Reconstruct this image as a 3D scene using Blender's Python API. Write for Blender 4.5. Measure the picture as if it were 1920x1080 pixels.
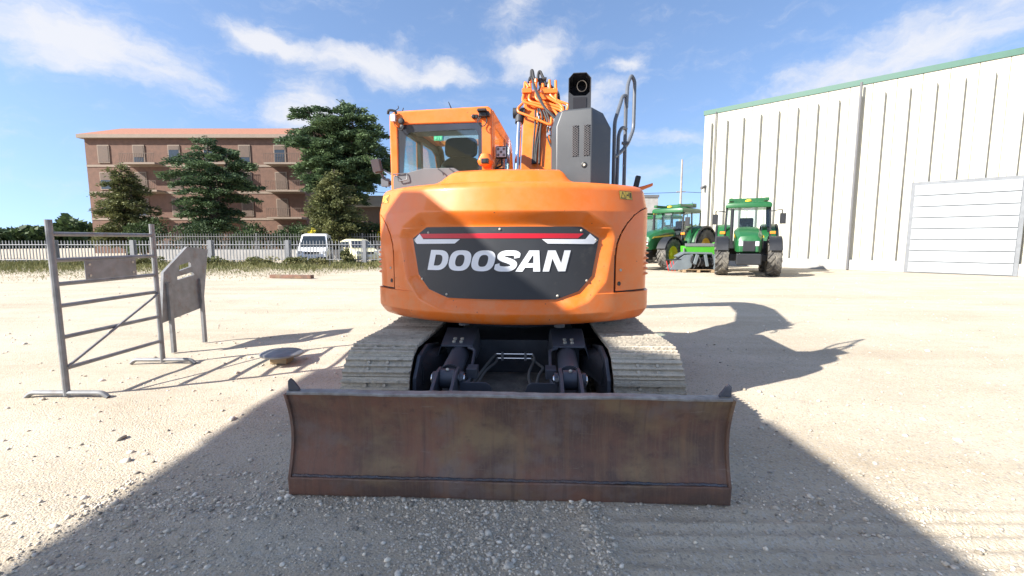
import bpy, bmesh, math, random
import numpy as np
from mathutils import Vector, Matrix
from mathutils.geometry import tessellate_polygon

for o in list(bpy.data.objects):
    bpy.data.objects.remove(o)
scene = bpy.context.scene
COL = scene.collection
R = math.radians
random.seed(7)
rng = np.random.default_rng(11)

# ------------------------------------------------------------------ camera
cam_d = bpy.data.cameras.new('camera')
cam = bpy.data.objects.new('camera', cam_d)
COL.objects.link(cam)
cam.location = (0, 0, 1.6)
cam.rotation_euler = (R(90 - 6.1), 0, 0)
cam_d.sensor_width = 36
cam_d.lens = 36 * 842 / 1920
cam_d.clip_start = 0.05
cam_d.clip_end = 3000
scene.camera = cam

# ------------------------------------------------------------------ sun and sky
LDIR = Vector((1.33, 0.65, -1.0)).normalized()
SUN_EL = math.asin(-LDIR.z)
SUN_AZ = math.atan2(-LDIR.x, -LDIR.y)          # compass angle of the sun, from +Y towards +X
sun_d = bpy.data.lights.new('sun', 'SUN')
sun_d.energy = 3.6
sun_d.angle = R(0.53)
sun_d.color = (1.0, 0.95, 0.88)
sun = bpy.data.objects.new('sun', sun_d)
COL.objects.link(sun)
sun.rotation_euler = LDIR.to_track_quat('-Z', 'Y').to_euler()
sun.location = (-20, -10, 20)

scene.view_settings.view_transform = 'Standard'
scene.view_settings.look = 'None'
scene.view_settings.gamma = 1
scene.view_settings.use_curve_mapping = False
scene.view_settings.exposure = 1.78

world = bpy.data.worlds.new('World')
scene.world = world
world.use_nodes = True
wt = world.node_tree
wt.nodes.clear()


def N(t, kind, **kw):
    n = t.nodes.new(kind)
    for k, v in kw.items():
        setattr(n, k, v)
    return n


def mth(t, op, a, b=None, c=None, clamp=False):
    n = N(t, 'ShaderNodeMath', operation=op, use_clamp=clamp)
    for i, q in enumerate((a, b, c)):
        if q is None:
            continue
        if hasattr(q, 'is_output'):
            t.links.new(q, n.inputs[i])
        else:
            n.inputs[i].default_value = q
    return n.outputs[0]


def build_world():
    t = wt
    L = t.links.new
    out = N(t, 'ShaderNodeOutputWorld')
    bg = N(t, 'ShaderNodeBackground')
    bg.inputs[1].default_value = 0.1
    sky = N(t, 'ShaderNodeTexSky', sky_type='NISHITA')
    sky.sun_disc = False
    sky.sun_elevation = SUN_EL
    sky.sun_rotation = SUN_AZ
    sky.air_density = 1.0
    sky.dust_density = 0.7
    sky.ozone_density = 1.6
    tc = N(t, 'ShaderNodeTexCoord')
    lift = N(t, 'ShaderNodeVectorMath', operation='ADD')      # thin out the haze belt right at the horizon
    L(tc.outputs['Generated'], lift.inputs[0])
    lift.inputs[1].default_value = (0, 0, 0.19)
    nrm = N(t, 'ShaderNodeVectorMath', operation='NORMALIZE')
    L(lift.outputs[0], nrm.inputs[0])
    L(nrm.outputs[0], sky.inputs[0])
    sep = N(t, 'ShaderNodeSeparateXYZ')
    L(tc.outputs['Generated'], sep.inputs[0])
    deg = 180 / math.pi
    az = mth(t, 'MULTIPLY', mth(t, 'ARCTAN2', sep.outputs[0], sep.outputs[1]), deg)
    el = mth(t, 'MULTIPLY', mth(t, 'ARCSINE', sep.outputs[2]), deg)
    cmb = N(t, 'ShaderNodeCombineXYZ')
    L(az, cmb.inputs[0]); L(el, cmb.inputs[1])
    ae = cmb.outputs[0]
    # wispy cloud banks: centre azimuth, elevation, half width, half height, tilt, weight
    banks = [(-16.5, 19.6, 15.0, 2.7, -3, 1.0), (-26, 20.4, 9, 2.2, -10, 1.0), (-9, 19.3, 9, 2.4, 4, .85),
             (2.6, 21.0, 7.5, 3.0, 12, .95), (13.0, 19.9, 3.6, 1.6, 0, .8), (9.0, 16.5, 8, 4.5, 25, .55),
             (-24.0, 14.2, 7.0, 4.4, 15, .9), (0.5, 25.8, 6, 4.2, 60, .45), (19, 11.5, 9, 1.4, -4, .36),
             (-14, 8.5, 13, 2.6, 0, .5), (19, 7.5, 10, 2.0, 3, .3), (-42, 17, 16, 4, -6, .9),
             (40, 17, 17, 4, 8, .8), (62, 12, 16, 3, 0, .8), (-70, 14, 18, 4, 0, .8), (-48, 31, 13, 3, 10, .55),
             (120, 24, 40, 9, 5, .8), (-130, 22, 45, 10, -5, .8), (180, 20, 30, 8, 0, .8), (-178, 42, 40, 9, 8, .8), (10, 52, 40, 9, 20, .7), (-75, 40, 34, 9, 12, .8), (80, 42, 36, 9, -9, .8), (130, 60, 50, 10, 0, .7), (-120, 62, 60, 10, 0, .7)]  # banks out of view, added to brighten the shaded side
    tot = None
    # warp the lookup a little so the banks have no clean outline
    wn = N(t, 'ShaderNodeTexNoise')
    wn.inputs['Scale'].default_value = 0.16
    wn.inputs['Detail'].default_value = 6
    wn.inputs['Roughness'].default_value = 0.6
    L(ae, wn.inputs['Vector'])
    wv = N(t, 'ShaderNodeVectorMath', operation='MULTIPLY_ADD')
    L(wn.outputs['Color'], wv.inputs[0])
    wv.inputs[1].default_value = (7, 4.5, 0)
    L(ae, wv.inputs[2])
    wo = N(t, 'ShaderNodeVectorMath', operation='SUBTRACT')
    L(wv.outputs[0], wo.inputs[0]); wo.inputs[1].default_value = (3.5, 2.25, 0)
    for (a, e, w, h, rot, k) in banks:
        mp = N(t, 'ShaderNodeMapping', vector_type='TEXTURE')
        L(wo.outputs[0], mp.inputs[0])
        mp.inputs['Location'].default_value = (a, e, 0)
        mp.inputs['Rotation'].default_value = (0, 0, R(rot))
        mp.inputs['Scale'].default_value = (w, h, 1)
        ln = N(t, 'ShaderNodeVectorMath', operation='LENGTH')
        L(mp.outputs[0], ln.inputs[0])
        mr = N(t, 'ShaderNodeMapRange', interpolation_type='SMOOTHSTEP')
        L(ln.outputs['Value'], mr.inputs[0])
        mr.inputs[1].default_value = 0.0; mr.inputs[2].default_value = 1.0
        mr.inputs[3].default_value = k; mr.inputs[4].default_value = 0
        tot = mr.outputs[0] if tot is None else mth(t, 'MAXIMUM', tot, mr.outputs[0])
    mp = N(t, 'ShaderNodeMapping')
    L(wo.outputs[0], mp.inputs[0])
    mp.inputs['Rotation'].default_value = (0, 0, R(14))
    mp.inputs['Scale'].default_value = (0.16, 0.42, 1)
    nz = N(t, 'ShaderNodeTexNoise')
    nz.inputs['Scale'].default_value = 1.0
    nz.inputs['Detail'].default_value = 9
    nz.inputs['Roughness'].default_value = 0.64
    L(mp.outputs[0], nz.inputs['Vector'])
    dens = mth(t, 'ADD', mth(t, 'MULTIPLY', tot, 0.70), mth(t, 'MULTIPLY', nz.outputs[0], 1.06))
    mr = N(t, 'ShaderNodeMapRange', interpolation_type='SMOOTHSTEP')
    L(dens, mr.inputs[0])
    mr.inputs[1].default_value = 0.50; mr.inputs[2].default_value = 1.18
    mr.inputs[3].default_value = 0; mr.inputs[4].default_value = 0.88
    mix = N(t, 'ShaderNodeMix', data_type='RGBA')
    L(mr.outputs[0], mix.inputs[0])
    # a slight violet cast of the clear air, as the photograph has it
    tint = N(t, 'ShaderNodeMix', data_type='RGBA', blend_type='MULTIPLY')
    tint.inputs[0].default_value = 1
    L(sky.outputs[0], tint.inputs[6])
    tint.inputs[7].default_value = SKY_TINT
    L(tint.outputs[2], mix.inputs[6])
    mix.inputs[7].default_value = CLOUD_COL
    L(mix.outputs[2], bg.inputs[0])
    L(bg.outputs[0], out.inputs[0])


SKY_TINT = (0.75, 0.765, 0.80, 1)
CLOUD_COL = (2.75, 2.75, 2.85, 1)
build_world()


# ------------------------------------------------------------------ helpers
def frame_from(d):
    d = Vector(d).normalized()
    a = Vector((0, 0, 1)) if abs(d.z) < 0.95 else Vector((1, 0, 0))
    x = d.cross(a).normalized()
    return x, d.cross(x).normalized()


def fillet(pts, r, n=4):
    pts = [Vector(p) for p in pts]
    out = [pts[0]]
    for a, b, c in zip(pts, pts[1:], pts[2:]):
        u, v = a - b, c - b
        k = min(r, u.length * .45, v.length * .45)
        p, q = b + u.normalized() * k, b + v.normalized() * k
        for i in range(n + 1):
            s = i / n
            out.append(p.lerp(b, s).lerp(b.lerp(q, s), s))
    out.append(pts[-1])
    return out


def spline(pts, n=6):
    pts = [Vector(p) for p in pts]
    P = [pts[0] * 2 - pts[1]] + pts + [pts[-1] * 2 - pts[-2]]
    out = []
    for i in range(1, len(P) - 2):
        a, b, c, d = P[i - 1:i + 3]
        for k in range(n):
            s = k / n
            out.append(.5 * (2 * b + (c - a) * s + (2 * a - 5 * b + 4 * c - d) * s * s + (3 * b - a - 3 * c + d) * s ** 3))
    out.append(pts[-1])
    return out


class MB:
    def __init__(s):
        s.v, s.f = [], []

    def add(s, vs, fs):
        o = len(s.v)
        s.v += [tuple(v) for v in vs]
        s.f += [tuple(i + o for i in f) for f in fs]
        return s

    def box(s, c, size, rot=None):
        hx, hy, hz = [q / 2 for q in size]
        vs = [Vector((x, y, z)) for x in (-hx, hx) for y in (-hy, hy) for z in (-hz, hz)]
        if rot is not None:
            vs = [rot @ v for v in vs]
        c = Vector(c)
        return s.add([v + c for v in vs], [(0, 1, 3, 2), (4, 6, 7, 5), (0, 4, 5, 1), (2, 3, 7, 6), (0, 2, 6, 4), (1, 5, 7, 3)])

    def bx(s, x0, x1, y0, y1, z0, z1):
        return s.box(((x0 + x1) / 2, (y0 + y1) / 2, (z0 + z1) / 2), (abs(x1 - x0), abs(y1 - y0), abs(z1 - z0)))

    def prism(s, poly, o, ex, ey, ez):
        o, ex, ey, ez = map(Vector, (o, ex, ey, ez))
        n = len(poly)
        a = [o + ex * p[0] + ey * p[1] for p in poly]
        b = [q + ez for q in a]
        fs = [tuple(range(n))[::-1], tuple(range(n, 2 * n))]
        fs += [(i, (i + 1) % n, n + (i + 1) % n, n + i) for i in range(n)]
        return s.add(a + b, fs)

    def plate(s, outer, holes, o, ex, ey, ez):
        o, ex, ey, ez = map(Vector, (o, ex, ey, ez))
        loops = [outer] + list(holes)
        flat = [p for l in loops for p in l]
        n = len(flat)
        tri = tessellate_polygon([[Vector((p[0], p[1], 0)) for p in l] for l in loops])
        a = [o + ex * p[0] + ey * p[1] for p in flat]
        fs = [tuple(t) for t in tri] + [tuple(i + n for i in t)[::-1] for t in tri]
        k = 0
        for l in loops:
            m = len(l)
            fs += [(k + i, k + (i + 1) % m, n + k + (i + 1) % m, n + k + i) for i in range(m)]
            k += m
        return s.add(a + [q + ez for q in a], fs)

    def tube(s, pts, r, n=10, r2=None, closed=False):
        pts = [Vector(p) for p in pts]
        m = len(pts)
        vs, fs = [], []
        x = None
        for i, p in enumerate(pts):
            if closed:
                d = pts[(i + 1) % m] - pts[i - 1]
            else:
                d = pts[min(i + 1, m - 1)] - pts[max(i - 1, 0)]
            d.normalize()
            if x is None:
                x, _ = frame_from(d)
            x = (x - d * x.dot(d)).normalized()
            y = d.cross(x)
            rr = r if r2 is None else r + (r2 - r) * i / (m - 1)
            vs += [p + (x * math.cos(2 * math.pi * k / n) + y * math.sin(2 * math.pi * k / n)) * rr for k in range(n)]
        for i in range(m if closed else m - 1):
            j = (i + 1) % m
            fs += [(i * n + k, i * n + (k + 1) % n, j * n + (k + 1) % n, j * n + k) for k in range(n)]
        if not closed:
            fs += [tuple(range(n))[::-1], tuple((m - 1) * n + k for k in range(n))]
        return s.add(vs, fs)

    def cyl(s, p0, p1, r, r2=None, n=20):
        return s.tube([p0, p1], r, n, r2)

    def lathe(s, prof, o, axis, n=28, closed=False):
        o, axis = Vector(o), Vector(axis).normalized()
        x, y = frame_from(axis)
        m = len(prof)
        vs = []
        for (r, h) in prof:
            vs += [o + axis * h + (x * math.cos(2 * math.pi * k / n) + y * math.sin(2 * math.pi * k / n)) * r for k in range(n)]
        fs = []
        for i in range(m if closed else m - 1):
            j = (i + 1) % m
            fs += [(i * n + k, i * n + (k + 1) % n, j * n + (k + 1) % n, j * n + k) for k in range(n)]
        if not closed:
            fs += [tuple(range(n))[::-1], tuple((m - 1) * n + k for k in range(n))]
        return s.add(vs, fs)

    def grid(s, rows, flip=False):
        nv, nu = len(rows), len(rows[0])
        fs = [(j * nu + i, j * nu + i + 1, (j + 1) * nu + i + 1, (j + 1) * nu + i) for j in range(nv - 1) for i in range(nu - 1)]
        return s.add([p for r in rows for p in r], fs)

    def loft(s, rings):
        n = len(rings[0])
        o = [p for r in rings for p in r]
        fs = []
        for i in range(len(rings) - 1):
            fs += [(i * n + k, i * n + (k + 1) % n, (i + 1) * n + (k + 1) % n, (i + 1) * n + k) for k in range(n)]
        fs += [tuple(range(n))[::-1], tuple((len(rings) - 1) * n + k for k in range(n))]
        return s.add(o, fs)

    def mesh(s, name, m, smooth=35, weld=False):
        me = bpy.data.meshes.new(name)
        me.from_pydata(s.v, [], s.f)
        bm = bmesh.new()
        bm.from_mesh(me)
        if weld:
            bmesh.ops.remove_doubles(bm, verts=bm.verts, dist=1e-4)
        bmesh.ops.recalc_face_normals(bm, faces=bm.faces)
        bm.to_mesh(me)
        bm.free()
        me.materials.append(m)
        if smooth:
            me.shade_smooth()
            me.set_sharp_from_angle(angle=R(smooth))
        else:
            me.shade_flat()
        return me

    def build(s, name, m, parent=None, bevel=0, smooth=35, segs=2, rz=None, weld=False):
        o = bpy.data.objects.new(name, s.mesh(name, m, smooth, weld))
        COL.objects.link(o)
        o.parent = parent
        if rz is not None:
            o.rotation_euler.z = rz
        if bevel:
            b = o.modifiers.new('bevel', 'BEVEL')
            b.width = bevel
            b.segments = segs
            b.limit_method = 'ANGLE'
            b.angle_limit = R(30)
            b.harden_normals = True
        return o


def tag(o, label=None, cat=None, group=None, kind=None):
    if label: o['label'] = label
    if cat: o['category'] = cat
    if group: o['group'] = group
    if kind: o['kind'] = kind
    return o


def thing(name, label, cat, loc=(0, 0, 0), rz=0, group=None):
    o = bpy.data.objects.new(name, None)
    COL.objects.link(o)
    o.empty_display_size = 0.2
    o.location = loc
    o.rotation_euler = (0, 0, rz)
    return tag(o, label, cat, group)


def copy_tree(o, parent=None):
    c = o.copy()
    COL.objects.link(c)
    c.parent = parent
    for ch in [q for q in bpy.data.objects if q.parent == o]:
        copy_tree(ch, c)
    return c


def fast_mesh(name, verts, faces_n, idx, m, smooth=True):
    """verts (n,3) array, idx flat loop array, faces_n vertices per face"""
    me = bpy.data.meshes.new(name)
    nf = len(idx) // faces_n
    me.vertices.add(len(verts))
    me.vertices.foreach_set('co', np.asarray(verts, dtype=np.float32).ravel())
    me.loops.add(len(idx))
    me.loops.foreach_set('vertex_index', np.asarray(idx, dtype=np.int32))
    me.polygons.add(nf)
    me.polygons.foreach_set('loop_start', np.arange(nf, dtype=np.int32) * faces_n)
    me.update(calc_edges=True)
    me.materials.append(m)
    if smooth:
        me.shade_smooth()
    me.validate()
    return me


def link(name, me, parent=None):
    o = bpy.data.objects.new(name, me)
    COL.objects.link(o)
    o.parent = parent
    return o


# ------------------------------------------------------------------ materials
def mat(name, col, rough=0.5, metal=0.0, var=0.12, vscale=4.0, bump=0.0, bscale=60.0, coat=0.0,
        dirt=None, dirt_amt=0.0, dirt_scale=3.0, stretch=(1, 1, 1), spec=0.5, perobj=False):
    m = bpy.data.materials.new(name)
    m.use_nodes = True
    t = m.node_tree
    L = t.links.new
    b = t.nodes['Principled BSDF']
    tc = N(t, 'ShaderNodeTexCoord')
    mp = N(t, 'ShaderNodeMapping')
    mp.inputs['Scale'].default_value = stretch
    L(tc.outputs['Object'], mp.inputs[0])
    v = mp.outputs[0]
    if perobj:
        oi = N(t, 'ShaderNodeObjectInfo')
        va = N(t, 'ShaderNodeVectorMath', operation='ADD')
        L(v, va.inputs[0])
        L(mth(t, 'MULTIPLY', oi.outputs['Random'], 80.0), va.inputs[1])
        v = va.outputs[0]
    n1 = N(t, 'ShaderNodeTexNoise')
    n1.inputs['Scale'].default_value = vscale
    n1.inputs['Detail'].default_value = 6
    L(v, n1.inputs['Vector'])
    rm = N(t, 'ShaderNodeMapRange')
    L(n1.outputs[0], rm.inputs[0])
    rm.inputs[1].default_value = 0.3; rm.inputs[2].default_value = 0.7
    mx = N(t, 'ShaderNodeMix', data_type='RGBA')
    L(rm.outputs[0], mx.inputs[0])
    mx.inputs[6].default_value = (*[max(0, c * (1 - var)) for c in col], 1)
    mx.inputs[7].default_value = (*[min(1, c * (1 + var)) for c in col], 1)
    c_out = mx.outputs[2]
    if dirt:
        n2 = N(t, 'ShaderNodeTexNoise')
        n2.inputs['Scale'].default_value = dirt_scale
        n2.inputs['Detail'].default_value = 10
        n2.inputs['Roughness'].default_value = 0.68
        L(v, n2.inputs['Vector'])
        r2 = N(t, 'ShaderNodeMapRange')
        L(n2.outputs[0], r2.inputs[0])
        r2.inputs[1].default_value = 0.62 - 0.35 * dirt_amt
        r2.inputs[2].default_value = 0.85 - 0.35 * dirt_amt
        r2.inputs[4].default_value = min(1, 0.35 + dirt_amt)
        m2 = N(t, 'ShaderNodeMix', data_type='RGBA')
        L(r2.outputs[0], m2.inputs[0])
        L(c_out, m2.inputs[6])
        m2.inputs[7].default_value = (*dirt, 1)
        c_out = m2.outputs[2]
    if perobj:
        m3 = N(t, 'ShaderNodeMix', data_type='RGBA', blend_type='MULTIPLY')
        m3.inputs[0].default_value = 1
        L(c_out, m3.inputs[6])
        rv = mth(t, 'MULTIPLY_ADD', oi.outputs['Random'], 0.4, 0.75)
        L(rv, m3.inputs[7])
        c_out = m3.outputs[2]
    L(c_out, b.inputs['Base Color'])
    rr = N(t, 'ShaderNodeMapRange')
    L(n1.outputs[0], rr.inputs[0])
    rr.inputs[3].default_value = max(0.03, rough - 0.08)
    rr.inputs[4].default_value = min(1, rough + 0.1)
    L(rr.outputs[0], b.inputs['Roughness'])
    b.inputs['Metallic'].default_value = metal
    b.inputs['Specular IOR Level'].default_value = spec
    if coat:
        b.inputs['Coat Weight'].default_value = coat
        b.inputs['Coat Roughness'].default_value = 0.08
    if bump:
        n3 = N(t, 'ShaderNodeTexNoise')
        n3.inputs['Scale'].default_value = bscale
        n3.inputs['Detail'].default_value = 5
        L(v, n3.inputs['Vector'])
        bp = N(t, 'ShaderNodeBump')
        bp.inputs['Strength'].default_value = bump
        bp.inputs['Distance'].default_value = 0.02
        L(n3.outputs[0], bp.inputs['Height'])
        L(bp.outputs[0], b.inputs['Normal'])
    return m


def glass_mat(name, tint, refl=1.0, rough=0.02):
    m = bpy.data.materials.new(name)
    m.use_nodes = True
    t = m.node_tree
    t.nodes.clear()
    L = t.links.new
    out = N(t, 'ShaderNodeOutputMaterial')
    mix = N(t, 'ShaderNodeMixShader')
    tr = N(t, 'ShaderNodeBsdfTransparent')
    tr.inputs[0].default_value = (*tint, 1)
    gl = N(t, 'ShaderNodeBsdfGlossy')
    gl.inputs['Roughness'].default_value = rough
    lw = N(t, 'ShaderNodeLayerWeight')            # Schlick reflectance, the same from both sides of the pane
    sch = mth(t, 'MULTIPLY_ADD', mth(t, 'POWER', lw.outputs['Facing'], 5.0), 0.96, 0.04)
    L(mth(t, 'MULTIPLY', sch, refl, clamp=True), mix.inputs[0])
    L(tr.outputs[0], mix.inputs[1])
    L(gl.outputs[0], mix.inputs[2])
    L(mix.outputs[0], out.inputs[0])
    return m


ORANGE = mat('orange_paint', (0.74, 0.158, 0.014), 0.40, coat=0.45, spec=0.3, var=0.05, vscale=2.2, dirt=(0.45, 0.2, 0.09), dirt_amt=0.1, dirt_scale=2.5, bump=0.012, bscale=220)


def wear(m, dust, z_lo, z_hi):
    """thin road dust towards the bottom edge, fine scuffs and stone chips"""
    t = m.node_tree
    L = t.links.new
    b = t.nodes['Principled BSDF']
    src = b.inputs['Base Color'].links[0].from_socket
    tc = N(t, 'ShaderNodeTexCoord')
    sp = N(t, 'ShaderNodeSeparateXYZ')
    L(tc.outputs['Object'], sp.inputs[0])
    lo = N(t, 'ShaderNodeMapRange')
    L(sp.outputs[2], lo.inputs[0])
    lo.inputs[1].default_value = z_lo; lo.inputs[2].default_value = z_hi
    lo.inputs[3].default_value = 0.65; lo.inputs[4].default_value = 0.24
    nz = N(t, 'ShaderNodeTexNoise')
    nz.inputs['Scale'].default_value = 5.5; nz.inputs['Detail'].default_value = 12; nz.inputs['Roughness'].default_value = 0.72
    L(tc.outputs['Object'], nz.inputs['Vector'])
    nr = N(t, 'ShaderNodeMapRange')
    L(nz.outputs[0], nr.inputs[0])
    nr.inputs[1].default_value = 0.42; nr.inputs[2].default_value = 0.78
    m1 = N(t, 'ShaderNodeMix', data_type='RGBA')
    L(mth(t, 'MULTIPLY', lo.outputs[0], nr.outputs[0], clamp=True), m1.inputs[0])
    L(src, m1.inputs[6]); m1.inputs[7].default_value = (*dust, 1)
    # scuffs
    mp = N(t, 'ShaderNodeMapping')
    mp.inputs['Rotation'].default_value = (0.3, 0.5, 0.2)
    mp.inputs['Scale'].default_value = (2.0, 2.0, 40.0)
    L(tc.outputs['Object'], mp.inputs[0])
    n2 = N(t, 'ShaderNodeTexNoise')
    n2.inputs['Scale'].default_value = 2.2; n2.inputs['Detail'].default_value = 3
    L(mp.outputs[0], n2.inputs['Vector'])
    r2 = N(t, 'ShaderNodeMapRange')
    L(n2.outputs[0], r2.inputs[0])
    r2.inputs[1].default_value = 0.72; r2.inputs[2].default_value = 0.76; r2.inputs[4].default_value = 0.35
    m2 = N(t, 'ShaderNodeMix', data_type='RGBA')
    L(r2.outputs[0], m2.inputs[0])
    L(m1.outputs[2], m2.inputs[6]); m2.inputs[7].default_value = (0.62, 0.36, 0.18, 1)
    # chips
    vo = N(t, 'ShaderNodeTexVoronoi')
    vo.inputs['Scale'].default_value = 26
    L(tc.outputs['Object'], vo.inputs['Vector'])
    cs = N(t, 'ShaderNodeSeparateColor')
    L(vo.outputs['Color'], cs.inputs[0])
    chip = mth(t, 'MULTIPLY', mth(t, 'LESS_THAN', vo.outputs['Distance'], 0.16), mth(t, 'GREATER_THAN', cs.outputs[0], 0.965))
    m3 = N(t, 'ShaderNodeMix', data_type='RGBA')
    L(mth(t, 'MULTIPLY', chip, 0.8), m3.inputs[0])
    L(m2.outputs[2], m3.inputs[6]); m3.inputs[7].default_value = (0.16, 0.06, 0.03, 1)
    L(m3.outputs[2], b.inputs['Base Color'])
    # dust dulls the gloss
    rs = b.inputs['Roughness'].links[0].from_socket
    L(mth(t, 'MULTIPLY_ADD', mth(t, 'MULTIPLY', lo.outputs[0], nr.outputs[0]), 0.5, rs, clamp=True), b.inputs['Roughness'])


wear(ORANGE, (0.52, 0.30, 0.16), 0.9, 1.5)
ORANGE2 = mat('orange_pipe_paint', (0.76, 0.175, 0.018), 0.42, var=0.08, coat=0.15)
CHAR = mat('charcoal_panel', (0.030, 0.032, 0.036), 0.5, var=0.15, vscale=3, dirt=(0.14, 0.13, 0.11), dirt_amt=0.08, dirt_scale=5)
GREY = mat('grey_plastic', (0.053, 0.057, 0.061), 0.42, var=0.08, vscale=3, dirt=(0.12, 0.115, 0.105), dirt_amt=0.1, bump=0.05, bscale=300)
GREYLT = mat('light_grey_cover', (0.135, 0.135, 0.138), 0.5, var=0.08, dirt=(0.20, 0.19, 0.165), dirt_amt=0.12)
RAIL = mat('rail_grey_paint', (0.10, 0.11, 0.125), 0.42, var=0.1)
NAVY = mat('navy_steel_paint', (0.056, 0.062, 0.078), 0.45, var=0.18, vscale=5, dirt=(0.13, 0.12, 0.1), dirt_amt=0.2, dirt_scale=6)
BLACK = mat('black_plastic', (0.014, 0.015, 0.017), 0.45, var=0.2)
RUBBER = mat('black_rubber', (0.022, 0.022, 0.024), 0.7, var=0.25, dirt=(0.12, 0.11, 0.095), dirt_amt=0.25)
SOOT = mat('soot_black', (0.012, 0.012, 0.018), 0.85, var=0.2)
RED = mat('red_reflective', (0.55, 0.01, 0.025), 0.35, var=0.05)
WHITE = mat('white_decal', (0.76, 0.77, 0.78), 0.45, var=0.03)
CHROME = mat('chrome_rod', (0.75, 0.76, 0.78), 0.16, metal=1.0, var=0.05)
STEEL = mat('zinc_bolt', (0.46, 0.43, 0.35), 0.4, metal=0.2, var=0.2, vscale=30)
SHOE = mat('dusty_track_steel', (0.50, 0.445, 0.35), 0.85, var=0.3, vscale=9, bump=0.8, bscale=45, dirt=(0.13, 0.115, 0.09), dirt_amt=0.45, dirt_scale=9, perobj=True)
FRAME = mat('dirty_frame_steel', (0.028, 0.03, 0.036), 0.6, var=0.3, vscale=5, dirt=(0.11, 0.1, 0.085), dirt_amt=0.22, dirt_scale=5, bump=0.15)
DIRT = mat('caked_dirt', (0.12, 0.11, 0.095), 0.95, var=0.35, vscale=8, bump=0.8, bscale=30)
YELLOWDEC = mat('yellow_decal', (0.62, 0.42, 0.06), 0.5, var=0.06)
GREENDEC = mat('green_sticker', (0.02, 0.30, 0.13), 0.5, var=0.06)
GLASS = glass_mat('tinted_cab_glass', (0.86, 0.95, 0.94), 1.0)
GLASSREAR = glass_mat('rear_cab_glass', (0.78, 0.89, 0.90), 2.2)
GLASSBAND = mat('black_glass_band', (0.035, 0.04, 0.05), 0.12, var=0.1, coat=0.5)
CARGLASS = mat('car_glass', (0.02, 0.026, 0.03), 0.05, var=0.2, coat=0.5)
LAMP = mat('lamp_lens', (0.48, 0.49, 0.5), 0.15, var=0.1, coat=0.6)
FOAM = mat('seat_cloth', (0.03, 0.032, 0.036), 0.85, var=0.2, bump=0.2, bscale=150)


def rust_mat():
    m = bpy.data.materials.new('rusted_blade_steel')
    m.use_nodes = True
    t = m.node_tree
    L = t.links.new
    b = t.nodes['Principled BSDF']
    tc = N(t, 'ShaderNodeTexCoord')

    def noise(scale, st=(1, 1, 1), detail=8, rough=.6, off=0):
        mp = N(t, 'ShaderNodeMapping')
        mp.inputs['Scale'].default_value = st
        mp.inputs['Location'].default_value = (off, off * .7, off * .3)
        L(tc.outputs['Object'], mp.inputs[0])
        n = N(t, 'ShaderNodeTexNoise')
        n.inputs['Scale'].default_value = scale
        n.inputs['Detail'].default_value = detail
        n.inputs['Roughness'].default_value = rough
        L(mp.outputs[0], n.inputs['Vector'])
        return n.outputs[0]

    def ramp(src, lo, hi, a=0., bb=1.):
        r = N(t, 'ShaderNodeMapRange')
        L(src, r.inputs[0])
        r.inputs[1].default_value = lo; r.inputs[2].default_value = hi
        r.inputs[3].default_value = a; r.inputs[4].default_value = bb
        return r.outputs[0]

    def mix(f, a, c):
        n = N(t, 'ShaderNodeMix', data_type='RGBA')
        L(f, n.inputs[0])
        for i, q in ((6, a), (7, c)):
            if isinstance(q, tuple):
                n.inputs[i].default_value = (*q, 1)
            else:
                L(q, n.inputs[i])
        return n.outputs[2]
    big = noise(1.7, (1, 1, 1.6), 5, .55)
    c = mix(ramp(big, .43, .57), (0.070, 0.036, 0.027), (0.165, 0.068, 0.042))
    c = mix(ramp(noise(1.5, (1, 1, 1.4), 6, .6, 3.1), .48, .60, 0, .85), c, (0.215, 0.150, 0.075))      # olive mud stain
    c = mix(ramp(noise(2.2, (1, 1, 1.2), 8, .65, 7.7), .52, .64, 0, .7), c, (0.145, 0.118, 0.118))    # bare grey steel
    c = mix(ramp(noise(3.0, (4.5, 1, .35), 6, .62, 1.3), .50, .74, 0, .55), c, (0.23, 0.115, 0.055))   # vertical rust runs
    c = mix(ramp(noise(6.0, (5, 1, .2), 4, .55, 5.3), .56, .70, 0, .55), c, (0.05, 0.028, 0.025))      # dark runs
    c = mix(ramp(noise(14.0, (6, 1, .12), 5, .65, 8.3), .50, .66, 0, .4), c, (0.17, 0.11, 0.075))      # fine pale runs
    c = mix(ramp(noise(3.5, (1.2, 1, 14), 5, .6, 9.1), .68, .73, 0, .45), c, (0.24, 0.20, 0.16))        # scrape marks
    c = mix(ramp(noise(9, (1, 1, 1.2), 9, .75, 4.7), .56, .66, 0, .5), c, (0.048, 0.026, 0.022))      # pitting
    c = mix(ramp(noise(55, (1, 1, 1), 4, .7, 2.0), .55, .8, 0, .4), c, (0.20, 0.16, 0.12))
    half = N(t, 'ShaderNodeMix', data_type='RGBA')
    half.inputs[0].default_value = 0.30
    L(c, half.inputs[6])
    half.inputs[7].default_value = (0.145, 0.122, 0.108, 1)
    sc_ = N(t, 'ShaderNodeMix', data_type='RGBA', blend_type='MULTIPLY')
    sc_.inputs[0].default_value = 1
    L(half.outputs[2], sc_.inputs[6])
    sc_.inputs[7].default_value = (1.28, 1.2, 1.1, 1)
    L(sc_.outputs[2], b.inputs['Base Color'])
    b.inputs['Metallic'].default_value = 0.0
    b.inputs['Specular IOR Level'].default_value = 0.3
    L(ramp(noise(5, (1, 1, .5), 5, .6, 4.4), .3, .7, .5, .8), b.inputs['Roughness'])
    bp = N(t, 'ShaderNodeBump')
    bp.inputs['Strength'].default_value = 0.35
    bp.inputs['Distance'].default_value = 0.006
    L(noise(38, (1.6, 1, .5), 6, .7, 6.0), bp.inputs['Height'])
    L(bp.outputs[0], b.inputs['Normal'])
    return m


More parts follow.
